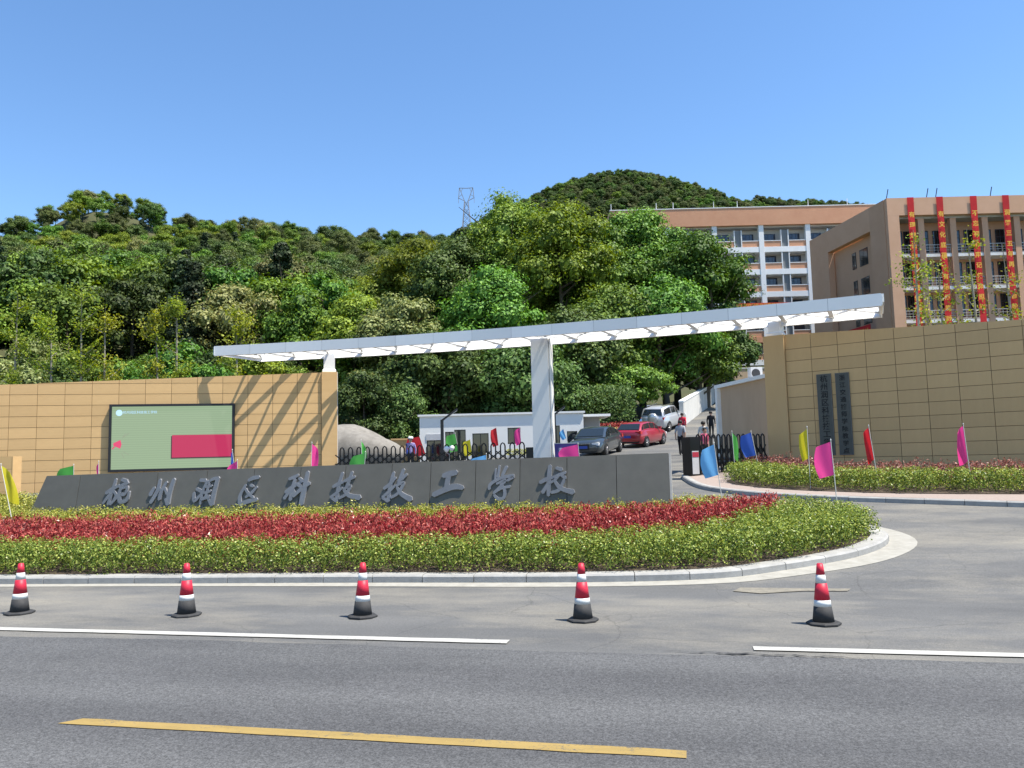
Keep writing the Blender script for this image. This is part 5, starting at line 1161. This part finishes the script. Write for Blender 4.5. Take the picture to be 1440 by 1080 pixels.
# ------------------------------------------------------------------ trees
m_bark = pm('bark', (.07, .055, .04), (.12, .10, .075), scale=3, rough=.95, bump=.5, bscale=8, stretch=(1, 1, .25))
m_bark_pale = pm('pale_bark', (.22, .20, .16), (.30, .27, .22), scale=3, rough=.95, bump=.4, bscale=8, stretch=(1, 1, .25))
LM = {'evergreen': leafmat('evergreen_leaves', (.03, .055, .016), (.062, .105, .026), (.115, .165, .042), .16, objvar=.4),
      'green': leafmat('green_leaves', (.04, .085, .016), (.09, .175, .028), (.19, .30, .05), .2, objvar=.35),
      'fresh': leafmat('fresh_yellow_green_leaves', (.07, .115, .015), (.15, .22, .027), (.27, .35, .055), .24),
      'olive': leafmat('olive_brown_leaves', (.045, .062, .02), (.088, .112, .034), (.15, .18, .058), .18, hue=.008),
      'pale': leafmat('pale_cream_green_leaves', (.07, .095, .03), (.16, .185, .06), (.32, .33, .14), .28),
      'conifer': leafmat('conifer_needles', (.014, .028, .012), (.028, .05, .02), (.05, .078, .03), .15)}
def crown_quads(kind, H, R, ncl, per, leaf, seed, base=.28, flat=1.0, gap=.0):
    r = np.random.default_rng(seed); C = []; N_ = []; K = []
    for i in range(ncl):
        if kind == 'cone':
            u = r.random() ** .75; z = H * (base + (1 - base) * u); rad_ = R * (1 - u) ** .85 * r.uniform(.45, 1.0); th = r.uniform(0, 2 * math.pi); c = np.array([rad_ * math.cos(th), rad_ * math.sin(th), z]); cr = R * (.22 + .25 * (1 - u)); sq = .6
        elif kind == 'column':
            u = r.random(); z = H * (base + (1 - base) * u * .95); rad_ = R * math.sin(math.pi * min(.98, .12 + u * .85)) ** .6 * r.uniform(.3, 1); th = r.uniform(0, 2 * math.pi); c = np.array([rad_ * math.cos(th), rad_ * math.sin(th), z]); cr = R * .36; sq = .8
        else:
            d = r.normal(0, 1, 3); d /= np.linalg.norm(d); d[2] = d[2] if r.random() < .45 else abs(d[2])
            q = r.uniform(.55, 1.0); hh_ = H * (1 - base) * .5; wid = 1 - .28 * max(0, d[2] * q)
            cr = R * r.uniform(.20, .38); c = np.array([d[0] * R * q * .86 * wid, d[1] * R * q * .86 * wid, H * base + hh_ + d[2] * (hh_ - cr * .5) * q]); sq = .72 * flat
        h_ = cr * .27; B = np.array([[(-1, -1, -1), (1, -1, -1), (1, 1, -1), (-1, 1, -1)], [(-1, -1, 1), (1, -1, 1), (1, 1, 1), (-1, 1, 1)], [(-1, -1, -1), (1, -1, -1), (1, -1, 1), (-1, -1, 1)], [(1, -1, -1), (1, 1, -1), (1, 1, 1), (1, -1, 1)], [(1, 1, -1), (-1, 1, -1), (-1, 1, 1), (1, 1, 1)], [(-1, 1, -1), (-1, -1, -1), (-1, -1, 1), (-1, 1, 1)]], float) * h_ * np.array([1, 1, sq])
        an = r.uniform(0, 3); Rm = np.linalg.qr(r.normal(0, 1, (3, 3)))[0]; K.append(B @ Rm.T + c)  # opaque box added inside the clump, out of sight, to block light
        mi_ = int(per * .16); di = r.normal(0, 1, (mi_, 3)); di /= np.linalg.norm(di, axis=1)[:, None]; K.append(leaves(c + di * (cr * r.uniform(.25, .62, mi_))[:, None] * np.array([1, 1, sq]), di + np.array([0, 0, .3]), leaf * 1.9, .7, .3, r))  # oversized inner leaves added to darken the gaps in the clump
        m = int(per * r.uniform(.7, 1.25)); d = r.normal(0, 1, (m, 3)); d /= np.linalg.norm(d, axis=1)[:, None]; flip = (d[:, 2] < 0) & (r.random(m) < .45); d[flip, 2] *= -1
        lump = 1 + .18 * np.sin(d[:, 0] * 5 + i) * np.cos(d[:, 1] * 4 + i * 2)
        P = c + d * (cr * r.uniform(.55, 1.08, m) * lump)[:, None] * np.array([1, 1, sq]); C.append(P); N_.append(d + np.array([0, 0, .4]))
    C = np.concatenate(C); N_ = np.concatenate(N_)
    C[:, 2] = np.maximum(C[:, 2], .25)
    return np.concatenate([leaves(C, N_, leaf, .62, .36, r)] + K)
def trunk_mesh(H, R, seed, r0, base, nl=6, mat=None, lean=.04):
    r = np.random.default_rng(seed + 99); mb = MB(); tz = [-.3, H * .15, H * .35, H * .6, H * .85]; ox_ = np.cumsum(r.normal(0, lean * H * .25, (5, 2)), axis=0); ox_[0] = 0; ox_[1] *= .3
    mb.tube([(ox_[i][0], ox_[i][1], z) for i, z in enumerate(tz)], [r0 * 1.25, r0, r0 * .8, r0 * .5, r0 * .15], 8)
    for k in range(nl):
        u = r.uniform(base * .8, .75); i = np.interp(u * H, tz, range(5)); a = int(i); c = ox_[a] * (1 - (i - a)) + ox_[min(a + 1, 4)] * (i - a); th = r.uniform(0, 2 * math.pi); L_ = R * r.uniform(.55, .9); up = H * r.uniform(.08, .2)
        p1 = (c[0] + math.cos(th) * L_ * .45, c[1] + math.sin(th) * L_ * .45, u * H + up * .45); p2 = (c[0] + math.cos(th) * L_, c[1] + math.sin(th) * L_, u * H + up)
        mb.tube([(c[0], c[1], u * H), p1, p2], [r0 * .4, r0 * .27, r0 * .08], 6)
    return mb.mesh('trunk', mat or m_bark, True)
# hillside tree kinds: two shapes each
KINDS = ['evergreen', 'green', 'fresh', 'olive', 'pale', 'conifer']
HT = []
for ki, kd in enumerate(KINDS):
    for v in range(2):
        sh = 'cone' if kd == 'conifer' else 'broad'; H0 = 11.0 if kd == 'conifer' else 9.0 + v; R0 = 2.6 if kd == 'conifer' else 3.9 + .3 * v
        q = crown_quads(sh, H0, R0, 36 if sh == 'cone' else 30, 190, .27, 100 + ki * 7 + v, base=.16)
        HT.append((kd, quads_mesh('crown', q, LM[kd]), trunk_mesh(H0, R0, ki * 3 + v, .16, .3, 5)))
LAB = {'evergreen': 'dark evergreen tree on the wooded hillside', 'green': 'mid green broadleaf tree on the wooded hillside', 'fresh': 'fresh yellow green tree on the wooded hillside', 'olive': 'dull olive brown tree on the wooded hillside', 'pale': 'pale cream green flowering tree on the wooded hillside', 'conifer': 'dark pointed conifer on the wooded hillside'}
pts = []
r = np.random.default_rng(3)
yy = 50.0
while yy < 372:
    sp = 4.8 + yy * .0085; xx = -.74 * yy - 14
    while xx < 62:
        x, y = xx + r.uniform(-.48, .48) * sp, yy + r.uniform(-.48, .48) * sp; xx += sp
        lim = -9.5 + max(0, (y - 57)) * .40 if y < 110 else (11.5 if y < 190 else 62)
        if y > 190 and x > 14 and y < 230: continue
        if x > lim: continue
        if x > -27 and y < 53: continue
        pts.append((x, y, 'A'))
    yy += sp * .92
nA = len(pts)
yy = 470.0
while yy < 735:
    sp = 6.6; xx = -70
    while xx < 420:
        x, y = xx + r.uniform(-.48, .48) * sp, yy + r.uniform(-.48, .48) * sp; xx += sp
        if Hh(x, y) < .22 * y: continue
        pts.append((x, y, 'B'))
    yy += sp
pts_np = np.array([(p[0], p[1]) for p in pts]); zz = hz(pts_np[:, 0], pts_np[:, 1])
# kinds vary in patches
def patch(x, y): return math.sin(x * .045 + 1.3) + math.sin(y * .038 + x * .02) + math.sin((x - y) * .07 + 2)
kind_i = []
for (x, y, w_) in pts:
    p = patch(x, y) + r.normal(0, .9); near = y < 95
    if w_ == 'B': kd = r.choice(['evergreen', 'green', 'olive', 'evergreen', 'conifer'], p=[.4, .25, .2, .1, .05])
    elif near: kd = r.choice(KINDS, p=[.15, .34, .31, .05, .12, .03])
    elif p > 1.5: kd = r.choice(KINDS, p=[.06, .26, .42, .1, .14, .02])
    elif p > -.3: kd = r.choice(KINDS, p=[.30, .33, .08, .18, .08, .03])
    else: kd = r.choice(KINDS, p=[.46, .13, .02, .30, .02, .07])
    kind_i.append(KINDS.index(kd) * 2 + int(r.random() < .5))
scl = r.uniform(.68, 1.3, len(pts)) * np.where(np.array([p[2] == 'B' for p in pts]), .92, 1.0)
scl = np.where(pts_np[:, 1] < 75, scl * .74, scl * np.interp(pts_np[:, 1], [75, 170, 290, 380], [1.2, 1.12, .94, 1.0]))
scl = np.where((pts_np[:, 1] > 240) & (np.array(kind_i) >= 10), np.minimum(scl, .75), scl)
rot = r.uniform(0, 2 * math.pi, len(pts))
order = [i for i in sorted(range(nA), key=lambda i: pts[i][1]) if abs(pts[i][0]) < .67 * pts[i][1] + 3][:300]; own = set(order)
for i in order:
    kd, cm, tm_ = HT[kind_i[i]]
    t = thing('hillside_tree', LAB[kd], 'tree', (pts[i][0], pts[i][1], zz[i] - .25), rot[i], group='trees on the lower hillside', scale=(scl[i],) * 3)
    link('trunk', tm_, t); o = link('crown', cm, t)
# the rest of the wood: one mass
src = bpy.data.collections.new('wood_sources')
for i, (kd, cm, tm_) in enumerate(HT):
    b = bmesh.new(); b.from_mesh(cm); b.from_mesh(tm_); me = bpy.data.meshes.new('wood_tree'); b.to_mesh(me); b.free(); me.materials.append(LM[kd])
    o = bpy.data.objects.new(f'wood_tree_{i:02d}', me); src.objects.link(o)
rest = [i for i in range(len(pts)) if i not in own]
me = bpy.data.meshes.new('wood_points'); me.from_pydata([(pts[i][0], pts[i][1], zz[i] - .25) for i in rest], [], [])
at = me.attributes.new('idx', 'INT', 'POINT'); at.data.foreach_set('value', [kind_i[i] for i in rest])
at = me.attributes.new('siz', 'FLOAT', 'POINT'); at.data.foreach_set('value', [float(scl[i]) for i in rest])
at = me.attributes.new('rot', 'FLOAT', 'POINT'); at.data.foreach_set('value', [float(rot[i]) for i in rest])
wood = link('distant_wood', me); tag(wood, 'dense mixed wood covering the upper hills', 'wood', kind='stuff')
ng = bpy.data.node_groups.new('wood', 'GeometryNodeTree'); ng.interface.new_socket('Geometry', in_out='INPUT', socket_type='NodeSocketGeometry'); ng.interface.new_socket('Geometry', in_out='OUTPUT', socket_type='NodeSocketGeometry')
N, L = ng.nodes, ng.links; gi = N.new('NodeGroupInput'); go = N.new('NodeGroupOutput'); ip = N.new('GeometryNodeInstanceOnPoints'); ci = N.new('GeometryNodeCollectionInfo')
ci.inputs['Collection'].default_value = src; ci.inputs['Separate Children'].default_value = True; ci.inputs['Reset Children'].default_value = True
def attr(nm, ty):
    a = N.new('GeometryNodeInputNamedAttribute'); a.data_type = ty; a.inputs[0].default_value = nm; return a.outputs[0]
cx = N.new('ShaderNodeCombineXYZ'); L.new(attr('rot', 'FLOAT'), cx.inputs[2]); er = N.new('FunctionNodeEulerToRotation'); L.new(cx.outputs[0], er.inputs[0])
L.new(gi.outputs[0], ip.inputs['Points']); L.new(ci.outputs[0], ip.inputs['Instance']); ip.inputs['Pick Instance'].default_value = True
L.new(attr('idx', 'INT'), ip.inputs['Instance Index']); L.new(er.outputs[0], ip.inputs['Rotation']); L.new(attr('siz', 'FLOAT'), ip.inputs['Scale']); L.new(ip.outputs[0], go.inputs[0])
md = wood.modifiers.new('wood', 'NODES'); md.node_group = ng

# tall trees behind the guardhouse
def big_tree(name, label, x, y, topz, R, kd, seed, per=250, leaf=.27, ncl=84, base=.2, shape='broad', group=None, r0=.3, bark=None, flat=1.0):
    zg = Hh(x, y); H_ = topz - zg
    t = thing(name, label, 'tree', (x, y, zg - .1), seed * 1.7, group)
    link('trunk', trunk_mesh(H_, R, seed, r0, base, 9, bark), t); link('crown', quads_mesh('crown', crown_quads(shape, H_, R, ncl, per, leaf, seed, base, flat), LM[kd]), t)
    return t
TG = 'tall trees behind the guardhouse'
for x, y, tz_, R, kd, sd_, lab in ((.6, 78, 29.6, 6.4, 'green', 1, 'tallest broad green tree rising behind the white pillar'), (4.8, 71, 26.0, 5.6, 'fresh', 2, 'tall yellow green tree right of the white pillar'), (12.6, 77, 27.6, 5.2, 'green', 3, 'rounded green tree standing before the left end of the dormitory block'), (17.3, 71, 23.4, 5.2, 'green', 4, 'green tree standing against the dormitory balconies'),
          (8.9, 75, 25.0, 5.8, 'green', 5, 'tall green tree between the yellow green tree and the dormitory'), (-5.2, 76, 24.0, 5.6, 'evergreen', 6, 'dark evergreen tree left of the tallest green tree'), (-1.6, 63, 18.0, 5.0, 'green', 7, 'rounded green tree just above the canopy beside the white pillar'), (-9.6, 84, 26.5, 5.6, 'fresh', 8, 'yellow green tree below the lattice pylon'),
          (12.9, 66, 17.5, 5.0, 'green', 9, 'green tree behind the low spreading tree by the road'), (4.3, 61, 14.2, 4.8, 'evergreen', 10, 'dark evergreen tree behind the right end of the guardhouse'), (8.6, 65, 16.6, 5.0, 'green', 11, 'green tree above the parked cars under the canopy line'), (15.4, 74, 23.6, 4.6, 'green', 18, 'green tree below the dormitory roof line, right of the rounded one'), (20.4, 76, 14.5, 3.4, 'evergreen', 12, 'small dark tree at the foot of the dormitory block'), (-8.9, 63, 15.8, 4.4, 'pale', 13, 'pale cream green tree above the left canopy post'),
          (-5.0, 57, 12.2, 4.4, 'evergreen', 14, 'dark evergreen tree behind the left end of the guardhouse'), (1.2, 56, 11.0, 4.4, 'evergreen', 15, 'dark evergreen tree directly behind the white pillar'), (16.2, 69, 13.5, 3.8, 'green', 16, 'green tree beside the climbing concrete parapet wall'), (-13.0, 66, 16.5, 4.2, 'fresh', 17, 'yellow green tree above the striped end of the sunlit wall')):
    big_tree('tall_tree', lab, x, y, tz_, R, kd, sd_, group=TG, base=.12 if y < 68 else .2)
big_tree('spreading_tree', 'low spreading green tree beside the campus road and cars', 9.3, 60.5, 9.4, 3.3, 'green', 31, per=170, leaf=.2, ncl=52, base=.22, flat=.8, r0=.16)
big_tree('spreading_tree', 'smaller rounded green tree left of the campus road', 6.6, 58.5, 7.9, 2.3, 'green', 32, per=150, leaf=.19, ncl=40, base=.15, r0=.12)
big_tree('dense_shrub', 'tall dense olive green shrub behind the boulder', -9.2, 49.5, 7.7, 2.3, 'evergreen', 33, per=190, leaf=.16, ncl=60, base=.03, shape='column', r0=.1)
big_tree('dense_shrub', 'rounded olive green shrub left of the guardhouse', -6.9, 50.5, 6.8, 2.0, 'evergreen', 34, per=190, leaf=.16, ncl=55, base=.03, shape='column', r0=.1)
# slender young trees
m_young = leafmat('young_tree_leaves', (.10, .13, .015), (.20, .25, .03), (.34, .36, .07), .4)
def young_tree(name, label, x, y, topz, seed, nleaf, group, bare=.32, leaf=.15, spread=1.5, mat=None):
    zg = Hh(x, y); H_ = topz - zg; r = np.random.default_rng(seed)
    t = thing(name, label, 'tree', (x, y, zg - .1), 0, group); mb = MB(); P = []
    bend = r.normal(0, .15, 2); mb.tube([(0, 0, 0), (bend[0] * .3, bend[1] * .3, H_ * .4), (bend[0], bend[1], H_ * .75), (bend[0] * 1.4, bend[1] * 1.4, H_)], [.085, .07, .045, .012], 7)
    for k in range(15):
        u = r.uniform(bare, .95); th = r.uniform(0, 2 * math.pi); L_ = spread * (1.15 - u * .7) * r.uniform(.5, 1.1); c = np.array([bend[0] * u * 1.3, bend[1] * u * 1.3, u * H_]); d = np.array([math.cos(th), math.sin(th), r.uniform(.3, .9)])
        e = c + d * L_; mb.tube([tuple(c), tuple(c + d * L_ * .55 + (0, 0, -.05)), tuple(e)], [.026, .017, .006], 5)
        for q in range(int(nleaf / 15)):
            s = r.uniform(.15, 1.12); P.append(c + d * L_ * s + r.normal(0, .17, 3))
    for q in range(int(nleaf * .12)): P.append(np.array([bend[0], bend[1], H_ * r.uniform(bare, 1)]) + r.normal(0, .15, 3))
    mb.build('trunk', m_bark_pale, t, smooth=True); P = np.array(P)
    link('crown', quads_mesh('crown', leaves(P, np.tile([0, -.3, .8], (len(P), 1)), leaf, .7, .8, r), mat or m_young), t)
for i, (x, tz_) in enumerate(((-26.4, 11.6), (-24.7, 11.0), (-22.8, 11.8), (-21.9, 11.0), (-18.7, 10.8), (-18.0, 11.4), (-14.5, 10.6))):
    young_tree('young_tree', 'slender young tree with pale stem above the sunlit wall, ' + ['seventh', 'sixth', 'fifth', 'fourth', 'third', 'second', 'first'][i] + ' from the canopy', x, 42 + .6 * (i % 2), tz_, 50 + i, 1500, 'young trees behind the sunlit wall', .3, .14, 1.6)
for i, (x, y, tz_, nl) in enumerate(((18.6, 36, 12.2, 700), (20.3, 37, 11.0, 420), (21.6, 36.4, 12.4, 600), (23.2, 36.2, 11.6, 560), (19.3, 36.5, 9.3, 420))):
    young_tree('young_tree', 'sparse budding tree before the classroom block, ' + ['first', 'third', 'fourth', 'fifth', 'second'][i] + ' from its corner', x, y, tz_, 70 + i, nl, 'young trees behind the shaded wall', .25, .13, 1.5)
# flower strip beside the cars
def strip_hedge(name, label, box_, mat, h, n, leaf):
    x0, x1, y0, y1 = box_; C = rng.uniform((x0, y0, 0), (x1, y1, 1), (n, 3)); base = gz(C[:, 0], C[:, 1]); C[:, 2] = base + h * (.25 + .75 * C[:, 2])
    tag(link(name, quads_mesh(name, leaves(C, np.tile([0, -.5, .7], (n, 1)), leaf), mat)), label, name, kind='stuff')
strip_hedge('hedge', 'yellow green hedge strip between the sedan and the red hatchback', (5.7, 7.6, 51.5, 53.0), m_hyoung, .8, 2200, .09)
strip_hedge('hedge', 'red shrub strip behind the yellow green hedge by the cars', (5.7, 7.8, 53.2, 54.4), m_hred, 1.0, 1500, .09)
strip_hedge('undergrowth', 'tangled undergrowth added to deepen the shade behind the guardhouse', (-11, 8.5, 54, 60), LM['evergreen'], 3.4, 26000, .2)  # foliage mass added for the deep shade under the trees
